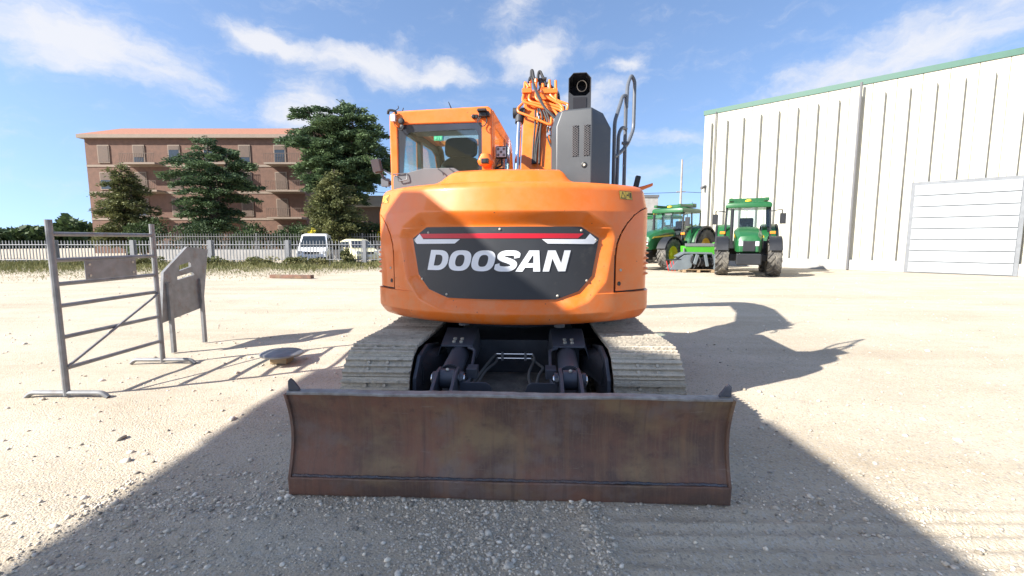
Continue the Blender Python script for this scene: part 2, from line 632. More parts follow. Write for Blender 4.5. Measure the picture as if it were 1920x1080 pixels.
RUST = rust_mat()
WORN = mat('worn_edge_steel', (0.30, 0.28, 0.255), 0.5, metal=0.3, var=0.3, vscale=14, dirt=(0.15, 0.1, 0.075), dirt_amt=0.3, dirt_scale=9, bump=0.2)
WELD = mat('blue_grey_weld', (0.075, 0.078, 0.092), 0.6, metal=0.0, var=0.4, vscale=12, dirt=(0.17, 0.10, 0.065), dirt_amt=0.45, dirt_scale=4, bump=0.6, bscale=80)
# ------------------------------------------------------------------ ground
def ground_mat():
    m = bpy.data.materials.new('yard_gravel')
    m.use_nodes = True
    t = m.node_tree
    L = t.links.new
    b = t.nodes['Principled BSDF']
    tc = N(t, 'ShaderNodeTexCoord')

    def noise(scale, detail=8, rough=.6, st=(1, 1, 1)):
        mp = N(t, 'ShaderNodeMapping')
        mp.inputs['Scale'].default_value = st
        L(tc.outputs['Object'], mp.inputs[0])
        n = N(t, 'ShaderNodeTexNoise')
        n.inputs['Scale'].default_value = scale
        n.inputs['Detail'].default_value = detail
        n.inputs['Roughness'].default_value = rough
        L(mp.outputs[0], n.inputs['Vector'])
        return n.outputs[0]

    def ramp(src, lo, hi, a=0., bb=1.):
        r = N(t, 'ShaderNodeMapRange')
        L(src, r.inputs[0])
        r.inputs[1].default_value = lo; r.inputs[2].default_value = hi
        r.inputs[3].default_value = a; r.inputs[4].default_value = bb
        return r.outputs[0]

    def mix(f, a, c):
        n = N(t, 'ShaderNodeMix', data_type='RGBA')
        L(f, n.inputs[0])
        for i, q in ((6, a), (7, c)):
            if isinstance(q, tuple):
                n.inputs[i].default_value = (*q, 1)
            else:
                L(q, n.inputs[i])
        return n.outputs[2]
    c = mix(ramp(noise(.5, 4), .35, .65), (0.455, 0.385, 0.285), (0.54, 0.465, 0.355))
    c = mix(ramp(noise(2.2, 6), .5, .72, 0, .5), c, (0.38, 0.322, 0.235))
    c = mix(ramp(noise(.35, 5, .6, (.35, 2.6, 1)), .48, .62, 0, .45), c, (0.36, 0.29, 0.20))      # wheel-worn streaks
    c = mix(ramp(noise(.9, 7, .65, (1, 1.6, 1)), .60, .68, 0, .35), c, (0.30, 0.26, 0.20))        # damp, compacted patches
    vo = N(t, 'ShaderNodeTexVoronoi')
    vo.inputs['Scale'].default_value = 75
    L(tc.outputs['Object'], vo.inputs['Vector'])
    sep = N(t, 'ShaderNodeSeparateColor')
    L(vo.outputs['Color'], sep.inputs[0])
    c = mix(ramp(sep.outputs[0], 0.6, 1, 0, .55), c, (0.50, 0.48, 0.43))
    c = mix(ramp(sep.outputs[1], 0.72, 1, 0, .6), c, (0.22, 0.205, 0.18))
    c = mix(ramp(noise(9, 8, .7), .62, .75, 0, .45), c, (0.28, 0.255, 0.2))
    L(c, b.inputs['Base Color'])
    b.inputs['Roughness'].default_value = 0.95
    b.inputs['Specular IOR Level'].default_value = 0.15
    bp = N(t, 'ShaderNodeBump')
    bp.inputs['Strength'].default_value = 0.7
    bp.inputs['Distance'].default_value = 0.012
    h = mth(t, 'SUBTRACT', noise(60, 6, .7), mth(t, 'MULTIPLY', vo.outputs['Distance'], .6))
    L(h, bp.inputs['Height'])
    L(bp.outputs[0], b.inputs['Normal'])
    return m


GROUND = ground_mat()


def vnoise(x, y, seed=0):
    """cheap smooth value noise"""
    xi, yi = np.floor(x).astype(int), np.floor(y).astype(int)
    fx, fy = x - xi, y - yi
    fx, fy = fx * fx * (3 - 2 * fx), fy * fy * (3 - 2 * fy)

    def h(a, b):
        q = np.sin(a * 127.1 + b * 311.7 + seed * 74.7) * 43758.5453
        return q - np.floor(q)
    return (h(xi, yi) * (1 - fx) + h(xi + 1, yi) * fx) * (1 - fy) + (h(xi, yi + 1) * (1 - fx) + h(xi + 1, yi + 1) * fx) * fy


def ground_h(x, y):
    x, y = np.asarray(x, float), np.asarray(y, float)
    near = np.exp(-(np.clip(np.abs(x) - 3, 0, None) ** 2 + np.clip(np.abs(y - 4) - 6, 0, None) ** 2) / 40)
    h = 0.028 * (vnoise(x * 1.6, y * 1.6, 1) - .5) + 0.012 * (vnoise(x * 6, y * 6, 2) - .5) + 0.006 * (vnoise(x * 17, y * 17, 3) - .5)
    # imprint of grouser bars where a crawler has turned, front right
    w = np.clip((x - .50 + .08 * np.sin(y * 5)) / .10, 0, 1) * np.clip((2.62 - y) / .1, 0, 1) * np.clip((y - 1.2) / .2, 0, 1)
    ph = y * 2 * math.pi / .125 + .25 * x + 1.3 * (vnoise(x * 2.5, y * 5, 31) - .5)
    h += w * (0.004 + 0.012 * vnoise(x * 4, y * 9, 32)) * np.sign(np.sin(ph)) * np.abs(np.sin(ph)) ** .7
    # pushed-up rim of loose stones beside it
    h += 0.02 * np.exp(-((x - .47 - .03 * np.sin(y * 7)) / .06) ** 2) * np.clip((2.7 - y) / .2, 0, 1)
    h += 0.012 * np.exp(-((y - 2.62) / .09) ** 2) * np.clip(1.6 - abs(x), 0, 1)
    return h * near - 0.012


def axis(fine, lo, hi, end0, end1, g=1.13):
    a = list(np.arange(lo, hi, fine))
    s, x = fine, a[-1]
    while x < end1:
        s *= g; x += s; a.append(x)
    s, x, b = fine, lo, []
    while x > end0:
        s *= g; x -= s; b.append(x)
    return np.array(b[::-1] + a)


gx = axis(.028, -1.9, 1.9, -900, 900)
gy = axis(.022, 1.5, 3.2, -300, 1500)
X, Y = np.meshgrid(gx, gy)
V = np.stack([X, Y, ground_h(X, Y)], -1).reshape(-1, 3)
nu, nv = len(gx), len(gy)
I, J = np.meshgrid(np.arange(nu - 1), np.arange(nv - 1))
q = (J * nu + I).ravel()
idx = np.stack([q, q + 1, q + nu + 1, q + nu], -1).ravel()
g = link('ground', fast_mesh('ground', V, 4, idx, GROUND))
tag(g, 'pale gravel and dust yard around the excavator', 'ground', kind='structure')


def stone_mat():
    m = mat('gravel_stone', (0.53, 0.465, 0.365), 0.9, var=0.35, vscale=45, bump=0.2, bscale=200)
    t = m.node_tree
    b = t.nodes['Principled BSDF']
    at = N(t, 'ShaderNodeAttribute', attribute_name='shade')
    src = b.inputs['Base Color'].links[0].from_socket
    mx = N(t, 'ShaderNodeMix', data_type='RGBA', blend_type='MULTIPLY')
    mx.inputs[0].default_value = 1
    t.links.new(src, mx.inputs[6])
    t.links.new(at.outputs['Color'], mx.inputs[7])
    t.links.new(mx.outputs[2], b.inputs['Base Color'])
    return m


def icosphere(sub=0):
    bm = bmesh.new()
    bmesh.ops.create_icosphere(bm, subdivisions=sub + 1, radius=1)
    v = np.array([p.co[:] for p in bm.verts])
    f = np.array([[p.index for p in q.verts] for q in bm.faces])
    bm.free()
    return v, f


def scatter_stones(name, label, px, py, size, m, sub=0):
    bv, bf = icosphere(sub)
    n = len(px)
    nb = len(bv)
    ang = rng.uniform(0, 2 * math.pi, n)
    sc = np.stack([size * rng.uniform(.8, 1.35, n), size * rng.uniform(.7, 1.0, n), size * rng.uniform(.40, .68, n)], -1)
    jit = 1 + rng.uniform(-.22, .22, (n, nb, 1))
    p = bv[None] * jit * sc[:, None, :]
    tilt = rng.normal(0, .35, n)
    y2 = p[..., 1] * np.cos(tilt)[:, None] - p[..., 2] * np.sin(tilt)[:, None]
    z2 = p[..., 1] * np.sin(tilt)[:, None] + p[..., 2] * np.cos(tilt)[:, None]
    c, s = np.cos(ang)[:, None], np.sin(ang)[:, None]
    xw = p[..., 0] * c - y2 * s + np.asarray(px)[:, None]
    yw = p[..., 0] * s + y2 * c + np.asarray(py)[:, None]
    zw = z2 + (ground_h(px, py) + size * .18)[:, None]
    V = np.stack([xw, yw, zw], -1).reshape(-1, 3)
    F = (bf[None] + (np.arange(n) * nb)[:, None, None]).reshape(-1)
    me = fast_mesh(name, V, 3, F, m)
    a = me.color_attributes.new('shade', 'FLOAT_COLOR', 'POINT')
    k = np.clip(rng.normal(1.0, .27, n), .45, 1.7)
    warm = rng.uniform(-.07, .05, n)
    col = np.stack([k * (1 + warm * .5), k, k * (1 - warm), np.ones(n)], -1)
    a.data.foreach_set('color', np.repeat(col, nb, axis=0).astype(np.float32).ravel())
    return tag(link(name, me), label, 'gravel', kind='stuff')


STONE = stone_mat()
n = 78000
sx, sy = rng.uniform(-2.6, 2.6, n), rng.uniform(1.55, 3.0, n)
dens = 0.16 + 0.75 * np.exp(-((sx + .12 + .25 * (sy - 2.2)) / .34) ** 2) + .55 * np.exp(-((sx - .46) / .07) ** 2)
dens += .55 * np.exp(-((sy - 2.6) / .1) ** 2) + 0.2 * vnoise(sx * 5, sy * 5, 5) - .1
dens[(sx > .56)] *= .35
keep = rng.uniform(0, 1, n) < np.clip(dens, .03, 1) * .62
sx, sy = sx[keep], sy[keep]
ssz = np.clip(rng.lognormal(math.log(.0060), .45, len(sx)), .003, .024)
big = rng.uniform(0, 1, len(sx)) < .02
ssz[big] *= 1.9
scatter_stones('gravel', 'loose grey pebbles scattered in front of the rusty blade', sx, sy, ssz, STONE, 0)
n = 5200
r_ = 3 + 22 * rng.uniform(0, 1, n) ** 1.6
a_ = rng.uniform(R(-62), R(62), n)
scatter_stones('scattered_gravel', 'small stray stones lying over the sunlit yard', r_ * np.sin(a_), r_ * np.cos(a_), np.clip(rng.lognormal(math.log(.009), .5, n), .004, .035), STONE, 0)
# ------------------------------------------------------------------ excavator
SC = (0.07, 5.2, 0.0)
exc = thing('excavator', 'large orange crawler excavator with rusty dozer blade seen from behind', 'excavator', SC)
UP = R(-7)      # the upper structure has slewed a little against the tracks
UC = R(-2.5)


def upart(mb, name, m, **k):
    return mb.build(name, m, exc, rz=UP, **k)


def cpart(mb, name, m, **k):
    return mb.build(name, m, exc, rz=UC, **k)


# ---- counterweight: one arc in plan, corners filleted into the sides
HW, RA, RF = 1.31, 1.71, 0.22
YC = 0.25
YF = YC - math.sqrt((RA - RF) ** 2 - (HW - RF) ** 2)
PH1 = math.atan2(HW - RF, YC - YF)
S1 = RA * PH1
S2 = S1 + RF * (math.pi / 2 - PH1)


def plan(s):
    """arc length from the rear centre line -> x, y, outward normal"""
    sg = 1 if s >= 0 else -1
    a = abs(s)
    if a <= S1:
        p = a / RA
        x, y, nx, ny = RA * math.sin(p), YC - RA * math.cos(p), math.sin(p), -math.cos(p)
    elif a <= S2:
        p = PH1 + (a - S1) / RF
        x, y, nx, ny = HW - RF + RF * math.sin(p), YF - RF * math.cos(p), math.sin(p), -math.cos(p)
    else:
        x, y, nx, ny = HW, YF + (a - S2), 1.0, 0.0
    return x * sg, y, nx * sg, ny


def s_of_x(x):
    return RA * math.asin(max(-1, min(1, x / RA)))


def surf(s, z, off=0.0):
    x, y, nx, ny = plan(s)
    return Vector((x + nx * off, y + ny * off, z))


PZT, PZS = 1.712, 1.615
PANEL = [(-.70, PZT), (-.86, PZS), (-.80, 1.29), (-.685, 1.16), (-.49, 1.095), (.49, 1.095), (.685, 1.16), (.80, 1.29), (.86, PZS), (.70, PZT)]
PA = np.array(PANEL)


def poly_dist(x, z):
    """distance outside the panel outline (0 inside)"""
    d = 1e9
    inside = False
    n = len(PANEL)
    for i in range(n):
        (ax, az), (bx, bz) = PANEL[i], PANEL[(i + 1) % n]
        ux, uz = bx - ax, bz - az
        t = max(0, min(1, ((x - ax) * ux + (z - az) * uz) / (ux * ux + uz * uz)))
        d = min(d, math.hypot(x - ax - t * ux, z - az - t * uz))
        if (az > z) != (bz > z) and x < (bx - ax) * (z - az) / (bz - az) + ax:
            inside = not inside
    return -d if inside else d


def lerp_tab(tab, v):
    if v <= tab[0][0]:
        return tab[0][1]
    for (a, p), (b, q) in zip(tab, tab[1:]):
        if v <= b:
            return p + (q - p) * (v - a) / (b - a)
    return tab[-1][1]


INS = [(.865, .11), (.872, .07), (.885, .045), (.91, .022), (.965, 0), (1.845, 0), (1.86, .003), (2.035, .042), (2.06, .056), (2.08, .08), (2.094, .12), (2.10, .16)]
DOORB = [(1.135, 1.045), (1.46, 1.045), (1.56, 1.06), (1.65, 1.10), (1.74, 1.17), (1.82, 1.265), (1.87, 1.37), (1.895, 1.47), (1.905, 1.60)]
DZ0, DZ1 = 1.135, 1.905
SMAX = S2 + 0.95


def door_s(z, side):
    return lerp_tab(DOORB, z) + (0.10 if side < 0 else 0)


def smooth(a, b, x):
    t = max(0, min(1, (x - a) / (b - a)))
    return t * t * (3 - 2 * t)


def cw_disp(s, z):
    x = plan(s)[0]
    d = 0.0
    if abs(x) < 1.1 and .95 < z < 1.9:
        q = poly_dist(x, z)
        wide = .10 if z < 1.7 else .115
        t = max(0, min(1, 1 - (q - .012) / wide))
        d += 0.062 * (t * .75 + .25 * t * t * (3 - 2 * t))
    # shallow waist between upper band and bottom band, outside the dish
    side = 1 if s >= 0 else -1
    if DZ0 < z < DZ1:
        e = abs(s) - door_s(z, side)
        d += 0.07 * smooth(-.004, .006, e) * smooth(0, .008, z - DZ0) * smooth(0, .008, DZ1 - z)
    # ledge under the doors stands a touch proud
    if z < DZ0:
        d -= 0.016 * smooth(.75, 1.1, abs(s)) * smooth(.90, .98, z)
    return d


def cap_bump(x):
    return 0.105 * smooth(-.76, -.50, x) * (1 - smooth(.57, .70, x))


ss = list(np.concatenate([np.linspace(-SMAX, -S2, 30)[:-1], np.linspace(-S2, S2, 330), np.linspace(S2, SMAX, 30)[1:]]))
zs = sorted(set([round(v, 4) for v in list(np.linspace(.965, 2.035, 100)) + [a for a, _ in INS] + [DZ0 - .001, DZ0 + .004, DZ0 + .01, DZ1 - .01, DZ1 - .004, DZ1 + .001]]))
rows = [[surf(s, z, -lerp_tab(INS, z) - cw_disp(s, z)) for s in ss] for z in zs]
for ins, dz, k in [(.19, .004, .35), (.23, .008, .85), (.27, .010, 1.0), (.40, .012, 1.0), (.60, .014, 1.0)]:
    rows.append([surf(s, 2.10 + dz + k * cap_bump(plan(s)[0]), -ins) for s in ss])
# underside
rows.insert(0, [surf(s, .866, -.5) for s in ss])
mb = MB().grid(rows)
cwt = upart(mb, 'counterweight', ORANGE, smooth=24)
# badge panel
cols = sorted(set(list(np.linspace(-.86, .86, 70)) + [p[0] for p in PANEL]))


def panel_z(x, top):
    a = abs(x)
    return lerp_tab([(0, PZT), (.70, PZT), (.86, PZS)], a) if top else lerp_tab([(0, 1.095), (.49, 1.095), (.685, 1.16), (.80, 1.29), (.86, PZS)], a)


rows = [[surf(s_of_x(x), panel_z(x, 0) + (panel_z(x, 1) - panel_z(x, 0)) * k / 6, -.048) for x in cols] for k in range(7)]
panel = MB().grid(rows)
rim = [surf(s_of_x(x), panel_z(x, 1), -.048) for x in cols] + [surf(s_of_x(x), panel_z(x, 0), -.048) for x in cols[::-1]]
back = [p + Vector((0, .02, 0)) for p in rim]
panel.add(rim + back, [(i, (i + 1) % len(rim), len(rim) + (i + 1) % len(rim), len(rim) + i) for i in range(len(rim))])
panel = upart(panel, 'badge_panel', CHAR, smooth=30)


def on_panel(poly_or_strip, off):
    return [surf(s_of_x(x), z, -.048 + off) for x, z in poly_or_strip]


def decal_strip(x0, x1, z0, z1, name, m, l0=0, l1=0, par=panel, off=.003, n=24):
    """strip on the panel; l0 / l1 shift the lower ends (slanted ends)"""
    rows = []
    for k, z in enumerate((z0, z1)):
        a, b = (x0 + l0, x1 + l1) if k == 0 else (x0, x1)
        rows.append([surf(s_of_x(a + (b - a) * i / n), z, -.048 + off) for i in range(n + 1)])
    return MB().grid(rows).build(name, m, par)


decal_strip(-.80, .72, 1.615, 1.655, 'red_stripe', RED, l0=.035, l1=-.05)
def curved_poly(a, off, name, m, par=panel, n=22):
    """convex polygon on the panel cut into upright slices so that it follows the curve"""
    xs = sorted(set([x for x, _ in a] + list(np.linspace(min(x for x, _ in a), max(x for x, _ in a), n))))
    rows = [[], []]
    for x in xs:
        zz = []
        for (x0, z0), (x1, z1) in zip(a, a[1:] + a[:1]):
            if min(x0, x1) - 1e-9 <= x <= max(x0, x1) + 1e-9:
                zz += [z0, z1] if abs(x1 - x0) < 1e-9 else [z0 + (z1 - z0) * (x - x0) / (x1 - x0)]
        rows[0].append(surf(s_of_x(x), min(zz), -.048 + off))
        rows[1].append(surf(s_of_x(x), max(zz), -.048 + off))
    return MB().grid(rows).build(name, m, par)


for sg in (-1, 1):
    curved_poly([(sg * .36, 1.607), (sg * .41, 1.570), (sg * .735, 1.566), (sg * .735, 1.607)], .0045, 'white_mark', WHITE)
    curved_poly([(sg * .735, 1.566), (sg * .81, 1.566), (sg * .845, 1.598), (sg * .775, 1.655), (sg * .735, 1.607)], .0045, 'white_mark', WHITE)


# lettering, bold italic
def rpoly(cx, cy, a, b, e=2.7, n=40):
    out = []
    for i in range(n):
        t = 2 * math.pi * i / n
        c, s = math.cos(t), math.sin(t)
        out.append((cx + a * math.copysign(abs(c) ** (2 / e), c), cy + b * math.copysign(abs(s) ** (2 / e), s)))
    return out


def half_round(x0, x1, y0, y1, n=14, e=2.4):
    """flat left edge, round right edge"""
    xm = x0 + (x1 - x0) * .45
    out = [(x0, y0)]
    for i in range(n + 1):
        t = -math.pi / 2 + math.pi * i / n
        c, s = math.cos(t), math.sin(t)
        out.append((xm + (x1 - xm) * abs(c) ** (2 / e), (y0 + y1) / 2 + (y1 - y0) / 2 * math.copysign(abs(s) ** (2 / e), s)))
    out.append((x0, y1))
    return out


GLY = {
    'D': (1.10, [half_round(0, 1.10, 0, 1), half_round(.33, .76, .23, .77)]),
    'O': (1.16, [rpoly(.58, .5, .58, .5), rpoly(.58, .5, .235, .285, 2.6)]),
    'A': (1.18, [[(-.08, 0), (.34, 1), (.82, 1), (1.12, 0), (.78, 0), (.735, .19), (.34, .19), (.265, 0)], [(.415, .40), (.69, .40), (.60, .76), (.565, .76)]]),
    'N': (1.14, [[(0, 0), (0, 1), (.37, 1), (.79, .40), (.79, 1), (1.10, 1), (1.10, 0), (.75, 0), (.31, .62), (.31, 0)]]),
}
S_LINE = [(1.02, .64), (.98, .78), (.84, .865), (.62, .88), (.36, .87), (.20, .80), (.19, .68), (.34, .59), (.58, .52), (.82, .43), (.92, .32), (.86, .185), (.66, .12), (.40, .12), (.18, .16), (.08, .26), (.05, .36)]


def put_letter(x0, z0, h, loops=None, strip=None):
    sh = .25

    def mp(p):
        return (x0 + (p[0] + sh * p[1]) * h, z0 + p[1] * h)
    if loops:
        L2 = [[mp(p) for p in l] for l in loops]
        flat = [p for l in L2 for p in l]
        tri = tessellate_polygon([[Vector((*p, 0)) for p in l] for l in L2])
        MB().add(on_panel(flat, .0045), tri).build('letter', WHITE, panel)
    else:
        c = [Vector((p[0], p[1], 0)) for p in S_LINE]
        c = spline(c, 4)
        vs, fs = [], []
        for i, p in enumerate(c):
            d = (c[min(i + 1, len(c) - 1)] - c[max(i - 1, 0)]).normalized()
            nrm = Vector((-d.y, d.x, 0))
            w = .125 + .02 * abs(d.x) * 0
            wx = Vector((nrm.x * 1.28, nrm.y, 0)) * w
            for q in (p + wx, p - wx):
                vs.append(mp((min(1.12, max(0, q.x)), min(1, max(0, q.y)))))
        fs = [(2 * i, 2 * i + 1, 2 * i + 3, 2 * i + 2) for i in range(len(c) - 1)]
        MB().add(on_panel(vs, .0045), fs).build('letter', WHITE, panel)


lx, lh = -.695, .178
for ch in 'DOOSAN':
    if ch == 'S':
        put_letter(lx, 1.335, lh, strip=True); w = 1.10
    else:
        w, loops = GLY[ch]
        put_letter(lx, 1.335, lh, loops)
    lx += (w + .055) * lh
for (x, z) in [(.0, 1.69), (-.68, 1.665), (.70, 1.68), (-.835, 1.60), (.83, 1.60), (.755, 1.25), (.50, 1.125), (-.50, 1.125), (-.76, 1.25)]:
    p = surf(s_of_x(x), z, -.048)
    n_ = Vector((plan(s_of_x(x))[2], plan(s_of_x(x))[3], 0))
    MB().lathe([(.011, 0), (.011, .004), (.007, .008), (.001, .009)], p, n_, 12).build('bolt', STEEL, panel)
# warning decals
for x0, sg in ((1.02, 1), (-1.02, -1)):
    s0 = (s_of_x(1.03) if sg > 0 else -(S1 + .02))
    s1 = s0 + .155
    rows = [[surf(s0 + (s1 - s0) * i / 6, z, -lerp_tab(INS, z) + .003) for i in range(7)] for z in (1.955, 1.98, 2.005, 2.03)]
    dec = upart(MB().grid(rows), 'warning_decal', YELLOWDEC)
    sw = s1 - s0
    for a, b in ((.02, .48), (.52, .98)):
        fr = [(a, .08), (b, .08), (b, .92), (a, .92)]
    tri = [(.08, .12), (.44, .12), (.26, .9), (.32, .2), (.26, .7), (.2, .2)]

    def dz(u, v, off=.005):
        z = 1.955 + .075 * v
        return surf(s0 + sw * u, z, -lerp_tab(INS, z) + off)
    g_ = MB()
    for a, b, c, d in [((.06, .1), (.46, .1), (.40, .2), (.12, .2)), ((.06, .1), (.12, .2), (.26, .78), (.26, .95)), ((.46, .1), (.26, .95), (.26, .78), (.40, .2)),
                       ((.56, .45), (.70, .45), (.70, .6), (.56, .6)), ((.74, .2), (.78, .2), (.78, .85), (.74, .85)), ((.84, .15), (.93, .15), (.93, .85), (.84, .85)),
                       ((0, 0), (1, 0), (1, .04), (0, .04)), ((0, .96), (1, .96), (1, 1), (0, 1)), ((0, 0), (.015, 0), (.015, 1), (0, 1)), ((.985, 0), (1, 0), (1, 1), (.985, 1)), ((.49, 0), (.505, 0), (.505, 1), (.49, 1))]:
        g_.add([dz(*a), dz(*b), dz(*c), dz(*d)], [(0, 1, 2, 3)])
    g_.build('pictogram', BLACK, dec)

# ---- side doors with louvres
for side in (-1, 1):
    rows = []
    dzs = list(np.linspace(DZ0 + .016, DZ1 - .014, 50))
    for z in dzs:
        a = door_s(z, side) + .016
        rows.append([surf(side * (a + (SMAX - a) * (i / 46) ** 1.25), z, -.004 - .0 * z) for i in range(47)])
    d = MB().grid(rows)
    e1 = [r[0] for r in rows]
    e2 = [surf(side * (door_s(z, side) + .03), z, -.05) for z in dzs]
    d.add(e1 + e2, [(i, i + 1, len(e1) + i + 1, len(e1) + i) for i in range(len(e1) - 1)])
    for r in (rows[0], rows[-1]):
        inn = [p + Vector((-.05 * plan(0)[2], 0, 0)) for p in r]
        inn = [Vector((p.x * .965, p.y + .03, p.z)) for p in r]
        d.add(r + inn, [(i, i + 1, len(r) + i + 1, len(r) + i) for i in range(len(r) - 1)])
    door = upart(d, 'side_door', ORANGE, smooth=30)
    # dark strip drawn along the gap in place of its shade
    gap_line = [surf(side * (door_s(z, side) + .006), z, -.022) for z in np.linspace(DZ0, DZ1 - .005, 60)]
    low = [surf(side * (s_), DZ0 + .005, -.022) for s_ in np.linspace(SMAX, door_s(DZ0, side), 20)]
    topl = [surf(side * (s_), DZ1 - .004, -.022) for s_ in np.linspace(door_s(DZ1, side), SMAX, 12)]
    MB().tube(low + gap_line[1:] + topl[1:], .009, 6).build('door_gap_strip', RUBBER, door)
    for k in range(7):
        z = 1.29 + k * .048
        s0, s1 = S1 + .02 + (.05 * max(0, k - 3)), S2 + .45
        n_ = 14
        rr = []
        for q, (dzq, off) in enumerate(((-.014, -.006), (-.008, .017), (.002, .019), (.014, -.006))):
            rr.append([surf(side * (s0 + (s1 - s0) * i / n_), z + dzq, off if 0 < i < n_ else -.006) for i in range(n_ + 1)])
        MB().grid(rr).build('louvre', ORANGE, door, smooth=60)
    for (ds, z, m, r_) in ((.07, 1.335, STEEL, .013), (.055, 1.215, BLACK, .02)):
        s_ = side * (door_s(z, side) + ds)
        _, _, nx, ny = plan(s_)
        MB().lathe([(r_, -.004), (r_, .002), (r_ * .8, .006), (r_ * .5, .003), (.001, .003)], surf(s_, z, -.004), (nx, ny, 0), 16).build('latch', m, door)

# ---- upper body behind the counterweight
mb = MB()
mb.bx(-.02, 1.29, -.55, 1.15, 1.0, 2.10).bx(-1.29, -.1, -.55, -.1, 1.0, 2.06).bx(-1.2, 1.25, -.6, 1.2, .94, 1.0)
upart(mb, 'engine_housing', ORANGE, bevel=.03)
mb = MB().bx(-1.15, 1.15, -.62, 1.3, .84, .94).bx(-.7, .7, -1.0, -.62, .84, .94)
upart(mb, 'deck_frame', FRAME, bevel=.01)
upart(MB().lathe([(.62, .70), (.62, .83)], (0, 0, 0), (0, 0, 1), 40), 'slew_ring', FRAME)
for x_ in (.50, -.40):
    upart(MB().cyl((x_, -1.05, .80), (x_, -1.05, .868), .05), 'tow_eye', GREYLT)

# ---- grey cover between cab and counterweight
mb = MB().prism([(-1.10, 2.0), (-1.10, 2.205), (-.80, 2.275), (-.505, 2.275), (-.36, 2.19), (-.30, 2.0)], (0, -.955, 0), (1, 0, 0), (0, 0, 1), (0, .05, 0))
mb.prism([(-1.10, 2.203), (-.80, 2.273), (-.505, 2.273), (-.505, 2.24), (-.80, 2.24), (-1.10, 2.17)], (0, -.90, 0), (1, 0, 0), (0, 0, 1), (0, .16, 0))
gcov = upart(mb, 'rear_cover', GREYLT, bevel=.006)
for x in (-.655, -.545):
    MB().tube([(x, -.962, 2.268), (x + .045, -.975, 2.235), (x + .06, -.985, 2.205)], .006, 6).build('hinge_strap', FRAME, gcov)
MB().tube(fillet([(-1.08, -.965, 2.215), (-1.05, -.975, 2.205), (-1.04, -.975, 2.155), (-.955, -.975, 2.17), (-.955, -.965, 2.232), (-1.10, -.965, 2.222)], .015), .005, 6).build('grab_wire', RAIL, gcov)

# ---- cab
CX0, CX1, CY0, CY1, CZ = -1.155, -.15, -.88, .88, 2.835
mb = MB()
rear_out = [(CX0, 1.6), (CX1, 1.6), (CX1, CZ - .02), (CX1 - .04, CZ + .012), (CX0 + .06, CZ - .005), (CX0, CZ - .04)]
rear_in = [(CX0 + .085, 2.14), (CX1 - .10, 2.14), (CX1 - .10, 2.70), (CX0 + .115, 2.70), (CX0 + .085, 2.665)]
mb.plate(rear_out, [rear_in], (0, CY0, 0), (1, 0, 0), (0, 0, 1), (0, .07, 0))
cab = upart(mb, 'cab', ORANGE, bevel=.018, segs=3)
side_out = [(CY0 + .07, 1.5), (CY1, 1.5), (CY1 - .02, 2.35), (CY1 - .22, 2.74), (CY1 - .36, CZ - .01), (CY0 + .07, CZ - .01)]
side_in = [(CY0 + .17, 2.10), (-.10, 2.02), (-.10, 2.70), (CY0 + .17, 2.70)]
side_in2 = [(-.02, 1.75), (CY1 - .07, 1.75), (CY1 - .09, 2.33), (CY1 - .26, 2.68), (CY1 - .38, 2.72), (-.02, 2.72)]
for x, nm in ((CX0, 'side_frame'), (CX1 - .012, 'side_frame')):
    MB().plate(side_out, [side_in, side_in2], (x, 0, 0), (0, 1, 0), (0, 0, 1), (.012, 0, 0)).build(nm, ORANGE, cab, bevel=.003)
    for hole in (side_in, side_in2):
        MB().prism(hole, (x + .003, 0, 0), (0, 1, 0), (0, 0, 1), (.006, 0, 0)).build('side_window', GLASS, cab, smooth=0)
for x in (CX0 + .05, CX1 - .11):                                  # front posts
    MB().tube([(x + .03, CY1 - .01, 1.5), (x + .03, CY1 - .03, 2.35), (x + .03, CY1 - .23, 2.74), (x + .03, CY1 - .37, CZ - .03)], .032, 8).build('front_post', BLACK, cab)
fw = [(CY1 - .02, 1.65), (CY1 - .035, 2.35), (CY1 - .24, 2.74)]
MB().grid([[Vector((x, y, z)) for x in (CX0 + .08, CX1 - .08)] for y, z in fw]).build('front_window', GLASS, cab, smooth=0)
RP = [(CX0 + .0, CZ - .055), (CX0 + .03, CZ - .012), (CX0 + .2, CZ + .006), (CX1 - .18, CZ + .012), (CX1 - .03, CZ + .0), (CX1, CZ - .055)]
mb = MB().prism(RP, (0, CY0 + .06, 0), (1, 0, 0), (0, 0, 1), (0, .62, 0))
mb.prism(RP, (0, .47, 0), (1, 0, 0), (0, 0, 1), (0, .09, 0))
mb.prism([(CX0, CZ - .055), (CX0 + .03, CZ - .012), (CX0 + .12, CZ - .004), (CX0 + .12, CZ - .055)], (0, CY0 + .68, 0), (1, 0, 0), (0, 0, 1), (0, .67, 0))
mb.prism([(CX1 - .12, CZ - .055), (CX1 - .12, CZ + .006), (CX1 - .03, CZ), (CX1, CZ - .055)], (0, CY0 + .68, 0), (1, 0, 0), (0, 0, 1), (0, .67, 0))
for a, b in ((-.98, -.86), (-.78, -.62), (-.42, -.25)):
    mb.prism([(a, CZ), (a + .02, CZ + .022), (b - .02, CZ + .024), (b, CZ)], (0, CY0 + .09, 0), (1, 0, 0), (0, 0, 1), (0, .55, 0))
roof = mb.build('cab_roof', ORANGE, cab, bevel=.01)
MB().bx(CX0 + .121, CX1 - .121, CY0 + .681, .469, CZ - .03, CZ - .022).build('roof_hatch', GLASS, roof, smooth=0)
for x in (CX0 + .0125, CX1 - .0525):
    MB().plate([(y * 1.0, z) for y, z in side_out], [side_in, side_in2], (x, 0, 0), (0, 1, 0), (0, 0, 1), (.04, 0, 0)).build('inner_trim', BLACK, cab)
